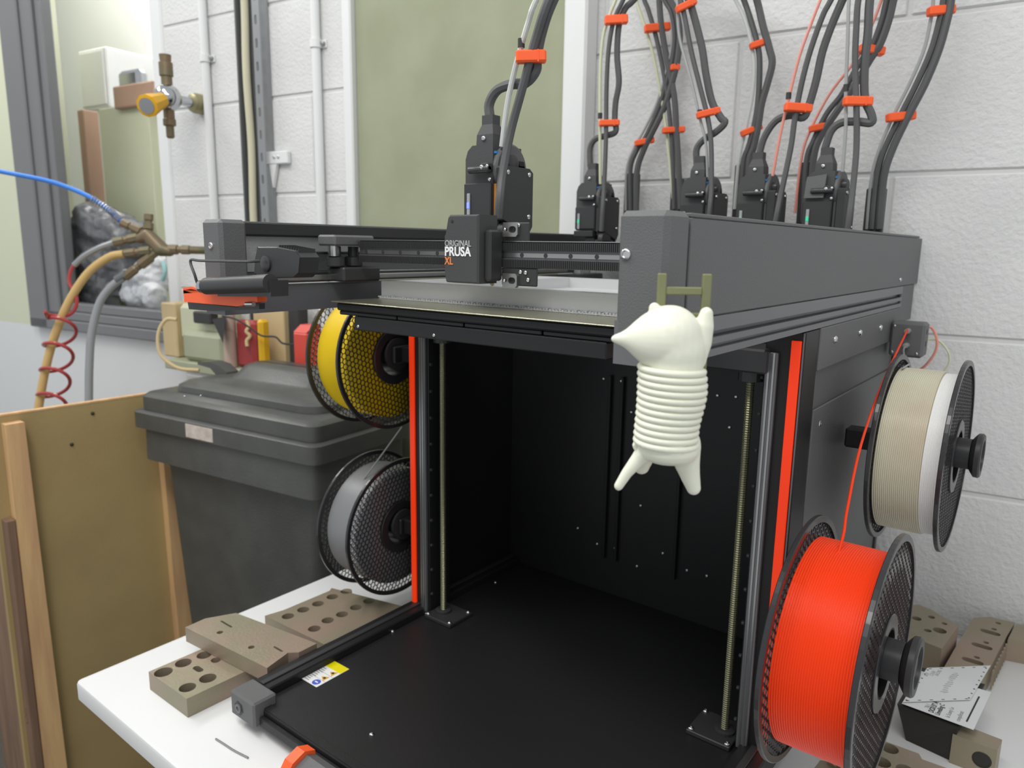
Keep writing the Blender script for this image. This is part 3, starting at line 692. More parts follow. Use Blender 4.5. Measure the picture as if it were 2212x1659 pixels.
# control screen at the front, mostly out of the picture
scr = P(MB(), 'x', 'black') if False else None
lo = at(668, 1659, 'y', -.035)
mb = MB(); poly = [(-.012, .016), (-.052, -.0), (-.062, .012), (-.034, .046), (-.020, .051), (-.010, .046)]
scr = P(MB().prism([(.1685, y, z+.001) for y, z in poly], (.16, 0, 0)), 'control_screen', 'powder')
tabm = MB().prism([(.1560, y, z+.0015) for y, z in [(-.010, .014), (-.054, .0), (-.064, .012), (-.036, .050), (-.022, .055), (-.010, .050)]], (.0122, 0, 0)).build('orange_side_plate', 'orange', scr)
nrm = Vector((0, -.034+.062, .046-.012)).normalized(); un = Vector((0, -nrm.z, nrm.y))
MB().lathe(Vector((.162, -.046, .0335))+un*.002, un, [(0, .0042), (.0012, .0042), (.0014, .002)], 12).build('plate_screw', 'steel_dark', scr)
for k, bx in enumerate((.176, .1795)):
    a = Vector((bx, -.0420, .0382)); a += un*.0012
    MB().frame(a, X, nrm, un, 0, .0018 if k == 0 else .006, -.003, .004 if k == 0 else -.001, 0, .0005).build('letter_stroke', 'logo_orange', scr)
# filament guide box on the right
gb = P(MB().box(W+.0015, W+.0405, .632, .662, .4075, .4515, .003), 'filament_guide', 'powder')
for zz in (.441, .423): MB().lathe((W+.022, .632, zz), -Y, [(-.001, .0036), (.010, .0032), (.0105, .0022)], 12).build('guide_nozzle', 'ptfe_grey', gb, True)
for zz in (.44, .425): MB().box(W+.0403, W+.0407, .644, .649, zz-.003, zz+.003).build('guide_slot', 'ink', gb)
for q in ((.006, .446), (.006, .413), (.034, .413)): screw(gb, (W+q[0], .632, q[1]), -Y, .6)

# ------------------------------------------------------------------ spools
def flange(thick):
    mb = MB(); p = .0070; Ro = p/math.sqrt(3); ri = .87*Ro; t = .0006
    ny = int(.1/p)+2
    for i in range(-ny, ny+1):
        for j in range(-ny-3, ny+4):
            cy = p*(i+(.5 if j % 2 else 0)); cz = j*p*.8660254; r = math.hypot(cy, cz)
            if r > .0955 or r < .0365: continue
            o = [(cy+Ro*math.sin(k*math.pi/3), cz+Ro*math.cos(k*math.pi/3)) for k in range(6)]
            q = [(cy+ri*math.sin(k*math.pi/3), cz+ri*math.cos(k*math.pi/3)) for k in range(6)]
            v = [(x, *a) for x in (t, -t) for L in (o, q) for a in L]; f = []
            for k in range(6):
                n = (k+1) % 6
                f += [(k, n, 6+n, 6+k), (12+k, 18+k, 18+n, 12+n), (6+k, 6+n, 18+n, 18+k)]
            mb.add(v, f)
    def ring(r0, r1, h):
        mb.lathe((0, 0, 0), X, [(-h, r0), (-h, r1-.0006), (-h+.0006, r1), (h-.0006, r1), (h, r1-.0006), (h, r0), (-h, r0)], 72, cap=False)
    ring(.0945, .100, thick/2); ring(.026, .038, thick/2)
    return mb.mesh('flange', 'spool')
FL = flange(.0042)
def winding(w, r, m_, d=.00175):
    prof = []; n = int(w/d); d = w/n
    for k in range(n): prof += [(-w/2+k*d, r-.0009), (-w/2+(k+.22)*d, r-.00014), (-w/2+(k+.5)*d, r), (-w/2+(k+.78)*d, r-.00014)]
    prof.append((w/2, r-.00045)); return MB().lathe((0, 0, 0), X, [(-w/2, .03)]+prof+[(w/2, .03)], 96, cap=False).mesh('filament', m_, False)
SW = .066
def spool(name, label, xc, y, z, wind, outer):
    t = thing(name, label, 'spool', (xc, y, z), 'filament spools on the printer')
    for s_ in (-1, 1): share('flange', FL, t, (xc+s_*(SW/2-.0021), y, z), (random.random() if s_ != outer else .35, 0, 0))
    for w0, w1, r, m_ in wind:
        o = share('filament', winding((w1-w0)*(SW-.0085), r, m_), t, (xc+((w0+w1)/2-.5)*(SW-.0085), y, z)); 
        for p in o.data.polygons: p.use_smooth = True
    MB().lathe((xc-SW/2, y, z), X, [(0, .0262), (0, .0275), (SW, .0275), (SW, .0262), (0, .0262)], 32, cap=False).build('hub', 'spool', t, True)
    return t
XR = .6196-SW/2+.0021
s1_ = spool('filament_spool', 'black honeycomb spool of bright orange filament on the printer', XR, .1846, .2283, [(0, 1, .083, 'orange_fil')], 1)
s2_ = spool('filament_spool', 'black honeycomb spool of natural and white filament near the wall', XR, .4637, .3311, [(0, .72, .0865, 'natural_fil'), (.723, 1, .0845, 'white_fil')], 1)
XL_ = -.03-SW/2
s3_ = spool('filament_spool', 'black honeycomb spool of yellow filament under the printer gantry', XL_, .288, .387, [(0, 1, .084, 'yellow_fil')], -1)
s4_ = spool('filament_spool', 'black honeycomb spool of silver grey filament near the table top', XL_, .295, .14, [(0, 1, .084, 'grey_fil')], -1)
for (xc, y, z, sgn) in ((XR, .1846, .2283, 1), (XR, .4637, .3311, 1), (XL_, .288, .387, -1), (XL_, .295, .14, -1)):
    x_in = xc-sgn*(SW/2+.006); x_out = xc+sgn*(SW/2+.011); zc = z+.0045
    h_ = P(MB().lathe((x_in, y, zc), X*sgn, [(0, .022), (.004, .022), (.0045, .0158), (abs(x_out-x_in), .0158)], 28), 'spool_holder', 'black', None, True)
    MB().lathe((x_out, y, zc), X*sgn, [(.0002, .0155), (.002, .0185), (.005, .0225), (.009, .0228), (.0105, .0215), (.0105, .016), (.003, .0145), (.003, .009), (.0085, .009), (.0085, .005)], 32).build('holder_flange', 'black', h_, True)
    xw = W+.0016 if sgn > 0 else -.0005; xe = x_in-sgn*.0003; x0_, x1_ = min(xw, xe), max(xw, xe)
    MB().box(min(xe, xe-sgn*.006), max(xe, xe-sgn*.006), y-.014, .31 if y < .31 else y+.014, zc-.012, zc+.012, .002).build('holder_arm', 'deck', h_)
    yb_ = max(.30, y)
    MB().box(x0_, x1_, yb_-.012, yb_+.008, zc-.011, zc+.011, .002).build('holder_foot', 'deck', h_)
# running filament strands
tag(MB().tube([(W+.022, .6235, .441), (W+.024, .605, .440), at(1905, 830, 'x', .545), at(1860, 960, 'x', .566), at(1830, 1100, 'x', .576), at(1815, 1182, 'x', .5815), (.5818, .1846-.0742, .2283+.033)], .0011, 6).build('filament_strand', 'orange_fil', None, True), 'orange filament strand running from its spool up to the guide box', 'filament')
tag(MB().tube([(W+.022, .6235, .423), (W+.023, .61, .418), (.548, .56, .407), (.562, .50, .4175), (.564, .45, .4187)], .0011, 6).build('filament_strand', 'ptfe_grey', None, True), 'pale filament strand running into the guide box above its spool', 'filament')
tag(MB().tube([at(868, 922, 'x', -.02), at(830, 975, 'x', -.045), at(785, 1037, 'x', -.063)], .0011, 6).build('filament_strand', 'grey_fil', None, True), 'grey filament strand leaving the silver grey spool', 'filament')
lp = thing('filament_loops', 'thin orange and cream filament tubes looping behind the guide box', 'tube', (W+.04, .69, .42))
MB().tube([(W+.030, .6625, .445)]+[at(q[0], q[1], 'y', .68) for q in ((2012, 708), (2024, 735), (2018, 765), (1990, 797), (1960, 800))], .0018, 6).build('orange_tube', 'ptfe_red', lp, True)
MB().tube([(W+.030, .6625, .428)]+[at(q[0], q[1], 'y', .69) for q in ((2025, 735), (2048, 760), (2050, 785), (2035, 815), (2030, 900))], .0016, 6).build('cream_tube', 'ptfe_cream', lp, True)

# ------------------------------------------------------------------ sheet and print
tag(MB().box(bx0, bx1, by0, by1, .4772, .4784, .0004).build('steel_sheet', 'sheet'), 'flat spring steel print sheet lying on the heated bed', 'sheet')
pt = thing('printed_tray', 'translucent grey printed tray with a brim on the steel sheet', 'print', (.26, .28, .4786))
ox0, ox1, oy0, oy1, oz0, oz1 = .073, .435, .172, .455, .4786, .4975
mb = MB(); mb.box(ox0+.003, ox1-.003, oy0-.006, oy1+.003, oz0, oz0+.0012); 
x = ox0
while x < ox1: mb.box(x, x+.0026, oy0-.0058+random.uniform(0, .001), oy0-.0006, oz0+.0012, oz0+.0022+random.uniform(0, .0008)); x += .0036
mb.build('brim', 'brim', pt)
mb = MB(); ol = [(ox0, oy0), (ox1, oy0), (ox1, oy1), (ox0, oy1)]
holes = [[(.150, .192), (.425, .192), (.425, .44), (.150, .44)], [(.083, .192), (.14, .192), (.14, .44), (.083, .44)]]
mb.holeplate(ol, holes, oz1-oz0-.0015, (0, 0, oz1), X, Y, Z); mb.build('tray_wall', 'print', pt)
mb = MB().box(ox0+.004, ox1-.004, oy0+.004, oy1-.004, oz0+.0014, oz0+.006); mb.build('tray_floor', 'print', pt)

# ------------------------------------------------------------------ toolheads
def toolhead(x0, y0, label, led):
    z0 = .5545
    t = thing('toolhead', label, 'toolhead', (x0+.026, y0+.026, z0), 'interchangeable toolheads')
    o = Vector((x0, y0, z0)); c = lambda x, y, z: o+Vector((x, y, z))
    B = lambda a: MB().frame(o, X, Y, Z, *a)
    # main body with a chamfered upper left corner
    loop = [(0, .012), (.001, .010), (.036, .010), (.036, .083), (.009, .083), (.003, .078), (0, .07)]
    MB().prism([c(x, .004, z) for x, z in loop], (0, .046, 0)).build('body', 'black_soft', t)
    B((.0, .036, .001, .0036, .012, .046, .001)).build('front_cover', 'black', t)
    B((-.0012, .034, .0, .05, .0, .0095, .001)).build('lower_plate', 'black', t)
    B((.0362, .0405, .008, .046, .002, .060, .0008)).build('filament_slot', 'black', t)
    B((.0366, .0401, .005, .0079, .008, .045, .0005)).build('filament_window', 'copper' if led == 'led_blue' else 'black_soft', t)
    # gearbox plate with screws
    pl = MB(); pl.prism([c(.041, y, z) for y, z in ((.004, .010), (.046, -.004), (.052, .004), (.052, .058), (.046, .062), (.006, .062), (.004, .060))], (.0095, 0, 0)); k = pl.build('gearbox_plate', 'black', t)
    for y, z in ((.010, .056), (.045, .056), (.045, .014)): 
        s_ = screw(t, c(.0505, y, z), X, .85)
        MB().lathe(c(.018, .041, .062), Y, [(-.001, .024), (.008, .024), (.010, .022)], 28).build('motor', 'black', t, True)
    MB().lathe(c(.027, .0295, .0600), X, [(0, .0255), (.012, .0255), (.0137, .0235)], 30).build('gearbox_dome', 'powder', t, True)
    MB().lathe(c(.041, .024, .066), X, [(0, .008), (.006, .008), (.007, .006)], 18).build('idler_knob', 'lever', t, True)
    # connector
    MB().rings([[c(x0_, y, z) for x0_, y in ((.009+i, .010+i), (.031-i, .010+i), (.031-i, .030-i), (.009+i, .030-i))] for z, i in ((.0832, 0), (.094, .0005), (.104, .004), (.113, .004))]).build('cable_connector', 'black_soft', t)
    screw(t, c(.019, .0102, .090), -Y, .9)
    # filament fitting
    MB().lathe(c(.034, .010, .061), Z, [(0, .004), (.008, .004), (.0085, .0028), (.013, .0028)], 10).build('fitting', 'brass', t)
    MB().lathe(c(.034, .010, .0742), Z, [(0, .0046), (.0022, .0046), (.0026, .0034)], 14).build('collet', 'blue', t, True)
    # latch lever
    MB().lathe(c(.010, -.002, .0585), X, [(0, .0030), (.001, .0036), (.026, .0036), (.027, .0028)], 12).build('latch_lever', 'lever', t, True)
    B((.026, .037, -.0045, .004, .057, .0645, .0012)).build('latch_block', 'lever', t)
    screw(t, c(.029, -.0045, .0605), -Y, .8); screw(t, c(.036, -.0045, .0612), -Y, .6); screw(t, c(.035, .0008, .049), -Y, .7)
    # status light
    B((.0055, .0095, -.0006, .0011, .012, .036, .0005)).build('light_window', 'led_window', t)
    B((.0057, .0093, -.0010, -.0005, .021, .027, .0003)).build('status_light', led, t)
    # hot end
    B((.012, .030, .012, .034, -.016, -.0005, .001)).build('heater_block', 'alu_dark', t)
    MB().lathe(c(.021, .023, -.016), -Z, [(0, .0045), (.003, .0045), (.0035, .003), (.0405 if led == 'led_blue' else .012, .0022), (.0418 if led == 'led_blue' else .014, .0008)], 10).build('nozzle', 'brass', t, True)
    MB().lathe(c(.046, .016, -.004), X, [(-.004, .013), (.004, .013)], 20).build('part_fan', 'black', t, True)
    B((.034, .05, .004, .04, -.014, -.004, .002)).build('fan_duct', 'black', t)
    return t
toolhead(.1905, .1795, 'black toolhead with a blue light mounted on the gantry carriage', 'led_blue')
toolhead(.050, .6, 'docked black toolhead in front of the white upright, far left of the dock', 'led_green')
toolhead(.229, .6, 'docked black toolhead with a grey tube, third place in the dock', 'led_green')
toolhead(.3125, .6, 'docked black toolhead fed by a salmon red tube', 'led_green')
tl = toolhead(.401, .6, 'docked black toolhead at the right end with a grey cover plate', 'led_green')
MB().prism([Vector((.403, .5985, z)) if False else Vector((x, .5988, z)) for x, z in ((.4025, .6045), (.4265, .6045), (.4285, .6335), (.4045, .6305))], (0, .0034, 0)).build('cover_plate', 'powder', tl)

# ------------------------------------------------------------------ cable bundles
def S(px, y): return [at(a, b, 'y', y(i/(len(px)-1)) if callable(y) else y) for i, (a, b) in enumerate(px)]
def over(front, back, up=.16):
    """joins a rising strand with a falling one by an arc above them"""
    p, q = front[-1], back[-1]; d = (front[-1]-front[-2]).normalized(); e = (back[-1]-back[-2]).normalized(); out = []
    for k in range(1, 8):
        t = k/8; h00 = 2*t**3-3*t*t+1; h10 = t**3-2*t*t+t; h01 = -2*t**3+3*t*t; h11 = t**3-t*t
        out.append(p*h00+d*up*3*h10+q*h01-e*up*3*h11)
    return front+out+back[::-1]
def clip(t, px, py, w, ang, y, th=.011):
    """orange cable clip: a bar with rounded lobes across the bundle"""
    c = at(px, py, 'y', y); k = (c-CAM).dot(_f)/F; hw = w*k/2; a = math.radians(ang)
    ex = (_r0*math.cos(a)+Z*math.sin(a)).normalized(); ez = (Z*math.cos(a)-_r0*math.sin(a)).normalized(); ey = ez.cross(ex)
    o = MB().frame(c, ex, ey, ez, -hw, hw, -.006, .006, -.0046*th/.011, .0046*th/.011, .0016).build('cable_clip', 'orange', t)
    MB().frame(c+ex*hw*.45, ex, ey, ez, -.0008, .0008, -.0064, -.006, -.0046*th/.011, .0046*th/.011).build('clip_seam', 'orange', o)
    return o
def sleeve(t, p, d, r=.0034, L=.008): MB().cyl(p, Vector(p)+Vector(d).normalized()*L, r).build('tube_sleeve', 'black', t)
def bundle(label, A, B, C, yf, A2, B2, C2, yb, clips, tube_m, rA=.0036, rB=.0046, rC=.0021, sl=None):
    t = thing('cable_bundle', label, 'cable bundle', at(*A[0], 'y', yf(0) if callable(yf) else yf), 'cable bundles of the toolheads')
    fa, fb, fc = S(A, (lambda u: (yf(u) if callable(yf) else yf)-.0165*max(0, min(1, 1.5-3.6*u)))), S(B, (lambda u: (yf(u) if callable(yf) else yf)+.008)), S(C, yf)
    ba, bb, bc = S(A2, yb), S(B2, yb), S(C2, yb)
    MB().tube(over(fa, ba), rA, 8, 5).build('signal_cable', 'cable', t, True)
    MB().tube(over(fb, bb), rB, 8, 5).build('power_cable', 'cable', t, True)
    MB().tube(over(fc, bc), rC, 8, 5).build('feed_tube', tube_m, t, True)
    for q in clips: clip(t, *q)
    if sl: 
        p = at(sl[0], sl[1], 'y', yf(0) if callable(yf) else yf); sleeve(t, p, Z)
    return t
YF = .612; YB = .70
# gantry toolhead -> middle rear strand
hA = [(1076, 470), (1080, 425), (1086, 374), (1103, 285), (1125, 203), (1139, 152), (1158, 81), (1185, 0)]
hB = [(1059, 258), (1057, 225), (1074, 195), (1106, 182), (1136, 179), (1158, 152), (1160, 122), (1171, 68), (1195, 0)]
hC = [(1084, 317), (1095, 230), (1109, 163), (1125, 103), (1141, 49), (1158, 0)]
r2A = [(1600, 452), (1606, 352), (1616, 320), (1626, 285), (1637, 225), (1641, 137), (1635, 91), (1621, 41), (1607, 0)]
r2B = [(1612, 452), (1618, 350), (1628, 318), (1638, 270), (1645, 225), (1657, 183), (1668, 137), (1662, 105), (1648, 55), (1635, 0)]
r2C = [(1587, 452), (1596, 348), (1607, 293), (1625, 206), (1628, 128), (1612, 50), (1589, 0)]
bundle('cable bundle rising from the gantry toolhead past the olive board', hA, hB, hC, .192, r2A, r2B, r2C, YB,
       [(1147, 123, 66, 2, .192, .013), (1623, 281, 46, 22, YB), (1641, 94, 42, 18, YB)], 'ptfe', .0042, .0050, .0027, (1126, 103))
# dock 1 -> rear strand 1b
tA = [(1299, 500), (1302, 450), (1305, 403), (1309, 297), (1310, 197), (1314, 114), (1323, 55), (1333, 27), (1346, 0)]
tB = [(1275, 360), (1275, 320), (1287, 300), (1310, 293), (1330, 284), (1328, 256), (1330, 220), (1337, 178), (1333, 119), (1337, 55), (1351, 18), (1369, 0)]
tC = [(1297, 398), (1296, 256), (1297, 146), (1303, 80), (1318, 30), (1330, 0)]
r1A = [(1456, 452), (1454, 366), (1449, 279), (1438, 183), (1420, 91), (1401, 23), (1392, 0)]
r1B = [(1470, 452), (1466, 366), (1461, 279), (1456, 206), (1438, 114), (1429, 59), (1424, 0)]
r1C = [(1456, 452), (1438, 274), (1415, 137), (1397, 69), (1374, 0)]
bundle('cable bundle of the far left docked toolhead with a cream tube', tA, tB, tC, YF, r1A, r1B, r1C, YB,
       [(1316, 266, 44, 2, YF), (1331, 43, 50, 4, YF, .015), (1455, 281, 48, 4, YB), (1420, 60, 56, 6, YB, .014)], 'ptfe_cream', .0035, .0047, .0024, (1296, 256))
# dock 3 -> rear strand 1
uA = [(1530, 485), (1534, 445), (1537, 403), (1536, 311), (1529, 256), (1511, 183), (1493, 110), (1479, 37), (1470, 0)]
uB = [(1505, 354), (1505, 322), (1520, 302), (1548, 284), (1566, 265), (1557, 254), (1538, 220), (1525, 160), (1516, 101), (1497, 27), (1488, 0)]
uC = [(1529, 389), (1525, 311), (1511, 252), (1493, 174), (1470, 91), (1464, 40), (1463, 0)]
r0A = [(1362, 455), (1362, 366), (1376, 325), (1395, 295), (1424, 229), (1446, 155), (1455, 110), (1457, 69), (1450, 27), (1436, 0)]
r0B = [(1374, 455), (1376, 370), (1392, 320), (1408, 288), (1436, 229), (1458, 155), (1466, 110), (1468, 69), (1461, 27), (1447, 0)]
r0C = [(1352, 455), (1354, 366), (1370, 320), (1392, 280), (1418, 225), (1440, 150), (1450, 105), (1452, 60), (1446, 25), (1432, 0)]
bundle('cable bundle of the third docked toolhead, leaning to the left', uA, uB, uC, YF, r0A, r0B, r0C, YB,
       [(1530, 244, 50, 14, YF), (1482, 12, 46, 25, YF), (1392, 306, 42, 12, YB), (1458, 146, 20, 4, YB)], 'ptfe_grey', .0036, .0050, .0021, (1511, 250))
# dock 4 -> rear strand 3
vA = [(1671, 500), (1679, 460), (1688, 415), (1708, 320), (1717, 256), (1731, 183), (1749, 114), (1776, 37), (1795, 0)]
vB = [(1639, 338), (1651, 297), (1676, 261), (1708, 249), (1735, 254), (1747, 229), (1763, 174), (1776, 114), (1795, 59), (1820, 0)]
vC = [(1669, 380), (1685, 293), (1703, 215), (1726, 124), (1749, 59), (1772, 0)]
r3A = [(1735, 480), (1742, 350), (1757, 305), (1785, 247), (1817, 206), (1840, 165), (1862, 128), (1885, 96), (1904, 46), (1915, 0)]
r3B = [(1750, 480), (1757, 345), (1775, 290), (1800, 252), (1832, 206), (1858, 165), (1880, 128), (1901, 96), (1919, 46), (1930, 0)]
r3C = [(1717, 460), (1731, 343), (1749, 284), (1790, 206), (1836, 146), (1863, 105), (1885, 50), (1904, 0)]
bundle('cable bundle with a salmon red tube, leaning to the right', vA, vB, vC, YF, r3A, r3B, r3C, YB,
       [(1724, 233, 58, -3, YF, .013), (1774, 274, 50, 12, YB), (1883, 108, 54, -8, YB, .013)], 'ptfe_red', .0038, .0049, .0021, (1703, 214))
# dock 5 -> rear strand 4
wA = [(1829, 510), (1835, 465), (1842, 410), (1850, 320), (1850, 229), (1847, 137), (1850, 55), (1854, 0)]
wB = [(1781, 324), (1795, 284), (1818, 265), (1854, 263), (1882, 265), (1882, 247), (1868, 210), (1868, 137), (1875, 69), (1879, 0)]
wC = [(1820, 371), (1827, 274), (1827, 197), (1831, 91), (1834, 0)]
r4A = [(1883, 495), (1893, 389), (1908, 329), (1942, 256), (1979, 183), (2011, 110), (2029, 46), (2038, 0)]
r4B = [(1899, 495), (1908, 389), (1925, 329), (1959, 256), (1997, 183), (2027, 110), (2045, 46), (2054, 0)]
r4C = [(1872, 495), (1882, 389), (1900, 320), (1930, 250), (1965, 180), (1995, 110), (2010, 46), (2016, 0)]
bundle('cable bundle of the right hand docked toolhead, arching nearest the wall', wA, wB, wC, YF, r4A, r4B, r4C, YB,
       [(1853, 219, 60, 0, YF, .013), (1946, 252, 60, 6, YB, .013), (2033, 23, 56, 5, YB, .013)], 'ptfe_grey', .0038, .0050, .0022, (1827, 197))
# rear sleeves where the strands enter the printer
for (px0, px1, ptop) in ((1352, 1380, 370), (1452, 1476, 380), (1590, 1624, 350), (1732, 1762, 345), (1874, 1916, 400)):
    a = at(px0, ptop, 'y', YB+.004); b = at(px1, ptop, 'y', YB+.004); c_ = (a.x+b.x)/2; hw = (b.x-a.x)/2
    k = MB().box(c_-hw, c_+hw, YB-.0005, YB+.012, .52, a.z-.004, .002); P(k, 'cable_guide', 'black')

# ------------------------------------------------------------------ add-on camera at the left front corner
cm = thing('clip_on_camera', 'black clip-on camera with a grey wire on an orange bracket', 'camera', (.03, -.02, .47))
yk = -.012
def Q(px, py, y=yk): return at(px, py, 'y', y)
MB().prism([Q(396, 627), Q(412, 624), Q(455, 632), Q(555, 641), Q(556, 652), Q(512, 662), Q(398, 652)], (0, .010, 0)).build('bracket', 'orange', cm)
MB().prism([Q(395, 622), Q(412, 619), Q(430, 624), Q(430, 632), Q(396, 634)], (0, .011, 0)).build('bracket_hook', 'orange', cm)
MB().cyl(Q(447, 618, -.02), Q(585, 612, -.02), .0082, n=20).build('barrel', 'black', cm, True)
MB().prism([Q(470, 612, -.022), Q(585, 606, -.022), Q(585, 641, -.022), Q(470, 640, -.022)], (0, .018, 0)).build('barrel_base', 'black', cm)
MB().cyl(Q(436, 619, -.02), Q(447, 618, -.02), .0064, n=16).build('lens', 'chrome', cm, True)
hp = [(556, 533), (598, 533), (640, 541), (650, 556), (647, 590), (636, 600), (562, 602), (549, 592), (551, 560)]
MB().rings([[Q(600+(a-600)*.94, 568+(b-568)*.93, .006) for a, b in hp], [Q(a, b, .009) for a, b in hp], [Q(a, b, .009)+Y*.020 for a, b in hp]]).build('housing', 'black', cm)
mb = MB()
for k in range(9):
    a = Q(600+5.2*k, 533+1.0*k, .009); mb.frame(a, X, Y, Z, 0, .0011, .001, .019, -.006, .0016)
mb.build('housing_ribs', 'black', cm)
MB().lathe(Q(575, 570, .006), -Y, [(-.001, .0075), (.0015, .0075), (.0022, .006)], 20).build('housing_lens', 'lever', cm, True)
MB().tube([Q(560, 564, .0), Q(530, 565, -.015), Q(480, 564, -.02), Q(432, 563, -.02), Q(414, 561, -.02), Q(412, 570, -.02), Q(420, 592, -.02), Q(428, 615, -.016), Q(440, 622, -.014)], .0014, 6).build('wire', 'cable', cm, True)
MB().prism([Q(405, 652, -.006), Q(512, 664, -.006), Q(560, 655, -.006), Q(560, 668, -.006), Q(460, 672, -.006), Q(408, 668, -.006)], (0, .006, 0)).build('underplate', 'black', cm)
MB().cyl(Q(532, 657, -.0135), Q(548, 657, -.0135), .0022, n=10).build('clamp_screw', 'screw', cm, True)

# ------------------------------------------------------------------ ladder and spring cat
KP = at(1455, 800, 'd', .413); KS = .413/F; KF = Vector((-math.sin(YAW), math.cos(YAW), 0))
def K(px, py, dep=0): return KP+_r0*((px-1455)*KS)+Z*(-(py-800)*KS*1.01)+KF*dep
lad = thing('toy_ladder', 'small olive green plastic ladder stuck on the printer corner', 'ladder', K(1482, 865, .02))
LF = .0145
def bar(x0, x1, y0, y1): return MB().frame(K(1455, 800, LF), _r0, KF, Z, (x0-1455)*KS, (x1-1455)*KS, 0, .0035, -(y1-800)*KS*1.01, -(y0-800)*KS*1.01, .0006)
bar(1423, 1442, 597, 865).build('rail', 'ladder', lad); bar(1521, 1541, 597, 866).build('rail', 'ladder', lad)
for a, b in ((626, 643), (682, 699), (738, 755), (794, 811), (848, 865)): bar(1442, 1521, a, b).build('rung', 'ladder', lad)
cat = thing('toy_cat', 'white plastic cat figurine with a coiled spring body hanging on the little ladder', 'toy', K(1455, 1078))
s_ = KS
blob('head_and_arm', [
    [(K(1442, 728), 68*s_), (K(1452, 758), 68*s_), (K(1453, 778), 65*s_)],
    [(K(1409, 674), 14*s_), (K(1407, 668), 12.5*s_)],
    [(K(1494, 775), 30*s_), (K(1511, 742), 22*s_), (K(1515, 705), 20.5*s_), (K(1518, 678), 14.5*s_)],
    [(K(1498, 772, .005), 24*s_), (K(1520, 740, .008), 14*s_), (K(1526, 700, .010), 12*s_)]], 'cat', cat, .0007, 10,
    lambda mb: mb.lathe(K(1442, 734), -_r0, [((1442-x)*s_, h*s_) for x, h in ((1460, 66), (1442, 68), (1420, 66.5), (1402, 62), (1390, 56), (1379, 48), (1368, 38.5), (1358, 29), (1348, 20.5), (1338, 14.5), (1329, 11), (1322, 8), (1318, 4.5), (1316.5, 1.5))], 28))
pts = []; n_t = 12.2
for k in range(int(n_t*24)+1):
    u = k/24; py = 792+u*14.6; a = u*2*math.pi+2.2; R_ = (66+2.5*math.sin(u*.5))*s_; cxp = 1450+4*math.sin(u*.45)
    pts.append(K(cxp, py)+_r0*(R_*math.cos(a))+KF*(R_*math.sin(a)))
MB().tube(pts, 7.6*s_, 10, 1).build('spring_coil', 'cat', cat, True)
MB().lathe(K(1450, 790), -Z, [(0, .0135), (180*s_, .0135)], 24).build('spring_core', 'cat', cat, True)
blob('legs_and_tail', [
    [(K(1424, 962), 40*s_), (K(1483, 962), 40*s_)], [(K(1452, 960, -.008), 38*s_), (K(1452, 962, .008), 38*s_)],
    [(K(1412, 972), 30*s_), (K(1388, 998), 17*s_), (K(1364, 1030), 12.5*s_), (K(1347, 1060), 10.5*s_)],
    [(K(1412, 975, .008), 26*s_), (K(1405, 1012, .010), 22*s_), (K(1403, 1026, .010), 18*s_)],
    [(K(1490, 968), 34*s_), (K(1496, 1005), 28*s_), (K(1505, 1035), 21.5*s_), (K(1514, 1062), 16*s_)],
    [(K(1485, 975, .010), 25*s_), (K(1490, 992, .014), 18*s_)]], 'cat', cat, .0007, 8,
    lambda mb: mb.lathe(K(1453, 950), -Z, [(0, 58*s_), (14*s_, 66*s_), (28*s_, 66*s_), (40*s_, 60*s_), (50*s_, 44*s_), (55*s_, 22*s_)], 28))

# ------------------------------------------------------------------ machined steel parts on the table, left
def steel_plate(name, label, poly, holes, z0, z1, m_='steel_old', cb=()):
    """poly in table coordinates; holes real; cb = counterbore rings"""
    t = thing(name, label, 'steel part', (sum(p[0] for p in poly)/len(poly), sum(p[1] for p in poly)/len(poly), z0))
    MB().holeplate(poly, holes, z1-z0, (0, 0, z1), X, Y, Z).build('plate', m_, t)
    return t
def quad(*px, z): return [(lambda p: (p.x, p.y))(at(a, b, 'z', z)) for a, b in px]
z1 = .024
f1 = steel_plate('drilled_plate', 'steel block with counterbored holes and slots at the table front corner', quad((321, 1451), (403, 1510), (560, 1436), (480, 1383), z=z1),
    [circle(*quad((a, b), z=z1)[0], r, 18) for a, b, r in ((353, 1452, .0105), (396, 1432, .0098), (405, 1485, .0095), (449, 1465, .0098), (441, 1415, .009))] +
    [slot(*quad((428, 1445), z=z1)[0], .017, .008), slot(*quad((466, 1426), z=z1)[0], .013, .011)], .0003, z1)
for a, b in ((353, 1452), (396, 1432), (405, 1485), (449, 1465)):
    p = quad((a, b), z=z1)[0]; MB().lathe((p[0], p[1], .0005), Z, [(0, .0094), (.008, .0094), (.008, .0045), (.0005, .0045)], 18, cap=False).build('counterbore', 'steel_dark', f1)
for a, b in ((420, 1500), (465, 1487)):
    p = at(a, b+6, 'y', quad((403, 1510), z=z1)[0][1]-.0); 
z2 = .0245; z3 = .0445
q = quad((400, 1355), (443, 1336), (510, 1324), (690, 1393), (650, 1412), (622, 1410), (577, 1443), z=z3)
q = [(min(a, -.0012), b) for a, b in q]
f2 = steel_plate('cross_plate', 'thick grey steel plate lying across the drilled blocks', q, [circle(*quad((475, 1366), z=z3)[0], .004, 12), circle(*quad((543, 1398), z=z3)[0], .004, 12), slot(*quad((489, 1348), z=z3)[0], .026, .003), slot(*quad((601, 1402), z=z3)[0], .018, .003)], z2, z3)
z4 = .0235
q = quad((572, 1330), (612, 1318), (712, 1276), (716, 1270), (880, 1312), (700, 1392), z=z4)
hol = [circle(*quad((a, b), z=z4)[0], .0085, 16) for a, b in ((622, 1331), (655, 1317), (687, 1304), (718, 1289), (748, 1277), (679, 1358), (708, 1340), (739, 1327), (769, 1312), (797, 1298))]
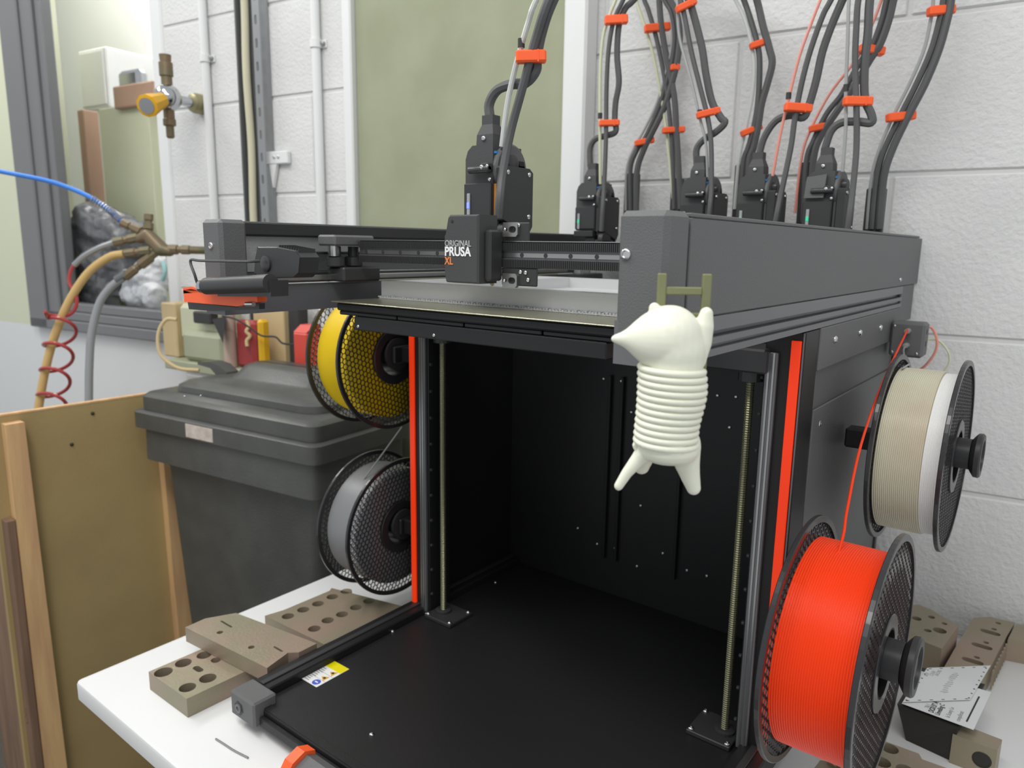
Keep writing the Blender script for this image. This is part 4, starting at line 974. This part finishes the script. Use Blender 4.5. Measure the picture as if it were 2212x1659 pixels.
f3 = steel_plate('long_drilled_plate', 'long steel plate with two rows of round holes under the grey spool', q, hol, .0003, z4)
for a, b in ((622, 1331), (655, 1317), (687, 1304), (718, 1289), (748, 1277), (679, 1358), (708, 1340), (739, 1327), (769, 1312), (797, 1298)):
    p = quad((a, b), z=z4)[0]; MB().lathe((p[0], p[1], .0005), Z, [(0, .0082), (.011, .0082), (.011, .004), (.0005, .004)], 16, cap=False).build('counterbore', 'steel_dark', f3)
tag(MB().tube([at(*q, 'z', .0012) for q in ((466, 1596), (485, 1608), (505, 1621), (536, 1637))], .0011, 6).build('filament_offcut', 'grey_fil', None, True), 'short curved scrap of dark filament on the table', 'filament')

# ------------------------------------------------------------------ machined steel parts on the table, right
zA = .05
q = quad((1955, 1308), (1985, 1306), (2012, 1317), (2071, 1352), (2034, 1401), (1985, 1382), (1945, 1390), z=zA)
f4 = steel_plate('angular_block', 'thick angular steel block with round holes behind the orange spool', q,
    [circle(*quad((2030, 1362), z=zA)[0], .0080, 18), circle(*quad((2004, 1362), z=zA)[0], .0045, 14), circle(*quad((2040, 1347), z=zA)[0], .0035, 14), circle(*quad((2012, 1333), z=zA)[0], .0045, 12), circle(*quad((1980, 1336), z=zA)[0], .006, 12)], .0003, zA)
MB().lathe((*quad((2030, 1362), z=zA)[0], .0005), Z, [(0, .0078), (.038, .0078), (.038, .004), (.0005, .004)], 18, cap=False).build('counterbore', 'steel_dark', f4)
zB = .03
q = quad((2103, 1334), (2140, 1333), (2192, 1345), (2174, 1376), (2156, 1408), (2140, 1440), (2082, 1500), (2020, 1480), (2040, 1440), (2072, 1384), z=zB)
f5 = steel_plate('clamp_bar', 'long steel clamp bar with oval slots beside the wall', q,
    [slot(*quad((a, b), z=zB)[0], .024, .011) for a, b in ((2139, 1366), (2121, 1396), (2101, 1428))] + [circle(*quad((a, b), z=zB)[0], .0035, 10) for a, b in ((2147, 1359), (2130, 1388), (2110, 1420), (2156, 1346))], .0003, zB)
mb = MB(); 
for k in range(9):
    a = at(2176-4.0*k, 1378+8*k, 'z', zB); mb.box(a.x+.0004, a.x+.0024, a.y-.003, a.y+.002, .002, zB-.003)
mb.build('rack_teeth', 'steel_old', f5)
q = quad((2194, 1348), (2290, 1360), (2290, 1400), (2178, 1379), z=.032)
f6 = steel_plate('end_block', 'plain steel end block touching the clamp bar', q, [], .0003, .032)
# dark block under the papers, and the small block with a bore
A1, A2, A3, A4 = (at(*q, 'z', .043) for q in ((1938, 1521), (2070, 1573), (2128, 1478), (1985, 1440)))
wd = thing('dark_steel_block', 'dark steel block carrying the two paper labels', 'steel part', ((A1+A3)/2).xy.to_3d())
lowr = [Vector((p.x, p.y, .0004))+Vector(d) for p, d in ((A1, (.012, .006, 0)), (A2, (-.004, .004, 0)), (A3, (-.004, -.004, 0)), (A4, (.004, -.004, 0)))]
MB().rings([lowr, [A1, A2, A3, A4]]).build('block', 'steel_dark', wd)
q = [at(*p, 'z', .034) for p in ((2058, 1586), (2155, 1621), (2165, 1598), (2072, 1562))]
f7 = thing('bored_block', 'small steel block with a round bore in its side, bottom right', 'steel part', (q[0].x, q[0].y, 0))
MB().rings([[Vector((p.x, p.y, .0004)) for p in q], q]).build('block', 'steel_old', f7)
cc = at(2122, 1636, 'y', q[1].y*.35+q[0].y*.65); nn = (q[1]-q[0]).cross(Z).normalized()
cq = q[0]+(q[1]-q[0])*.7; cq = Vector((cq.x, cq.y, .017)); nn = nn if nn.y < 0 else -nn
MB().lathe(cq-nn*.004, nn, [(.0042, .009), (.0046, .0085), (.0046, .0075), (.0, .0070)], 18).build('bore', 'steel_dark', f7)
# papers
pz = .0445
p1 = [at(*q_, 'z', pz+.001) for q_ in ((1948, 1520), (2103, 1577), (2141, 1496), (1990, 1450))]
pa = thing('label_card', 'white printed card lying on the dark steel block', 'card', p1[0])
MB().prism(p1, (0, 0, .0004)).build('sheet', 'paper', pa)
ux = (p1[1]-p1[0]).normalized(); vx = (p1[3]-p1[0]).normalized(); up_ = Z*.00055
def on(u, v, base=p1): return base[0]+(base[1]-base[0])*u+(base[3]-base[0])*v
tx = (p1[3]-p1[0]).normalized(); ty = (tx.cross(Z)*-1).normalized() if False else Z.cross(tx)
for u, v, s, body, b_, m_ in ((.36, .10, .0060, 'Tlk J', 0, 'ink_soft'), (.44, .04, .0072, 'DC0159 A', .0002, 'ink'), (.53, .03, .0070, 'Unveiling C', .0001, 'ink'), (.66, .06, .0062, 'la Scanty Lo', 0, 'ink_soft'), (.80, .06, .0062, 'comp/brast', 0, 'ink_soft')):
    text('print_line', body, s, on(u, v)+up_, tx, ty, m_, pa, b_, .8, 'LEFT', .00005)
a, b = on(.88, .12)+up_, on(.90, .84)+up_; d_ = (b-a).normalized(); sd_ = Z.cross(d_)*.0008
MB().prism([a-sd_, a+sd_, b+sd_, b-sd_], (0, 0, .0001)).build('rule', 'ink', pa)
p2 = [at(*q_, 'z', pz+.0032) for q_ in ((1950, 1517), (2096, 1512), (2140, 1438), (2003, 1443))]
pb2 = thing('note_sheet', 'grey note sheet with a dotted border and handwriting on the card', 'paper', p2[0])
MB().prism(p2, (0, 0, .0003)).build('sheet', 'paper', pb2)
mb = MB(); 
def dash(a, b, w): 
    d = (b-a).normalized(); s2 = Z.cross(d)*w; mb.prism([a-s2, a+s2, b+s2, b-s2], (0, 0, .0001))
up_ = Z*.00035
for k in range(8):
    for u in (.035, .965):
        a = on(u, .05+.125*k, p2)+up_; dash(a-tx*.0009, a+tx*.0009, .0009)
for k in range(6):
    for v in (.03, .965):
        a = on(.06+.175*k, v, p2)+up_; e_ = (p2[1]-p2[0]).normalized(); dash(a-e_*.0018, a+e_*.0018, .0005)
mb.build('dotted_border', 'ink', pb2)
t2 = (p2[3]-p2[0]).normalized(); n2 = Z.cross(t2)
for k, body in enumerate(('BOX', 'COLIN', 'RACING')): text('print_line', body, .0055, on(.10+.085*k, .72, p2)+up_, t2, n2, 'ink_soft', pb2, 0, .8, 'LEFT', .00005)
scr_ = [on(.52+.02*math.sin(k*2.1)+.0*k, .22+.6*k/40, p2)+up_+(p2[1]-p2[0]).normalized()*(.0045*math.sin(k*1.7)) for k in range(41)]
MB().tube(scr_, .00022, 4, 3).build('handwriting', 'ink_soft', pb2)
# plate and bolt at the bottom edge
zC = .028
q = quad((1800, 1690), (1868, 1585), (1985, 1628), (1992, 1640), (2070, 1668), (1960, 1760), z=zC)
f8 = steel_plate('brown_hole_plate', 'brownish steel plate with large round holes under the orange spool', q, [circle(*quad((1922, 1617), z=zC)[0], .0085, 18), circle(*quad((1905, 1646), z=zC)[0], .0085, 18), circle(*quad((1955, 1663), z=zC)[0], .0085, 18), circle(*quad((1890, 1690), z=zC)[0], .006, 18)], .0003, zC)
bo = thing('clamp_block', 'small rusty block with a round headed bolt lying beside the printer base', 'steel part', at(1790, 1655, 'z', 0))
q = [at(*p, 'z', .02) for p in ((1752, 1668), (1772, 1642), (1812, 1650), (1830, 1690))]
MB().rings([[Vector((p.x, p.y, .0004)) for p in q], q]).build('block', 'steel_old', bo)
b0 = at(1797, 1654, 'z', .022); b1 = at(1818, 1624, 'z', .030); ax_ = (b1-b0).normalized(); L = (b1-b0).length
MB().lathe(b0, ax_, [(0, .0042), (L*.7, .0042), (L*.75, .0095), (L*1.0, .0095), (L*1.08, .0085)], 18).build('bolt', 'steel_old', bo, True)
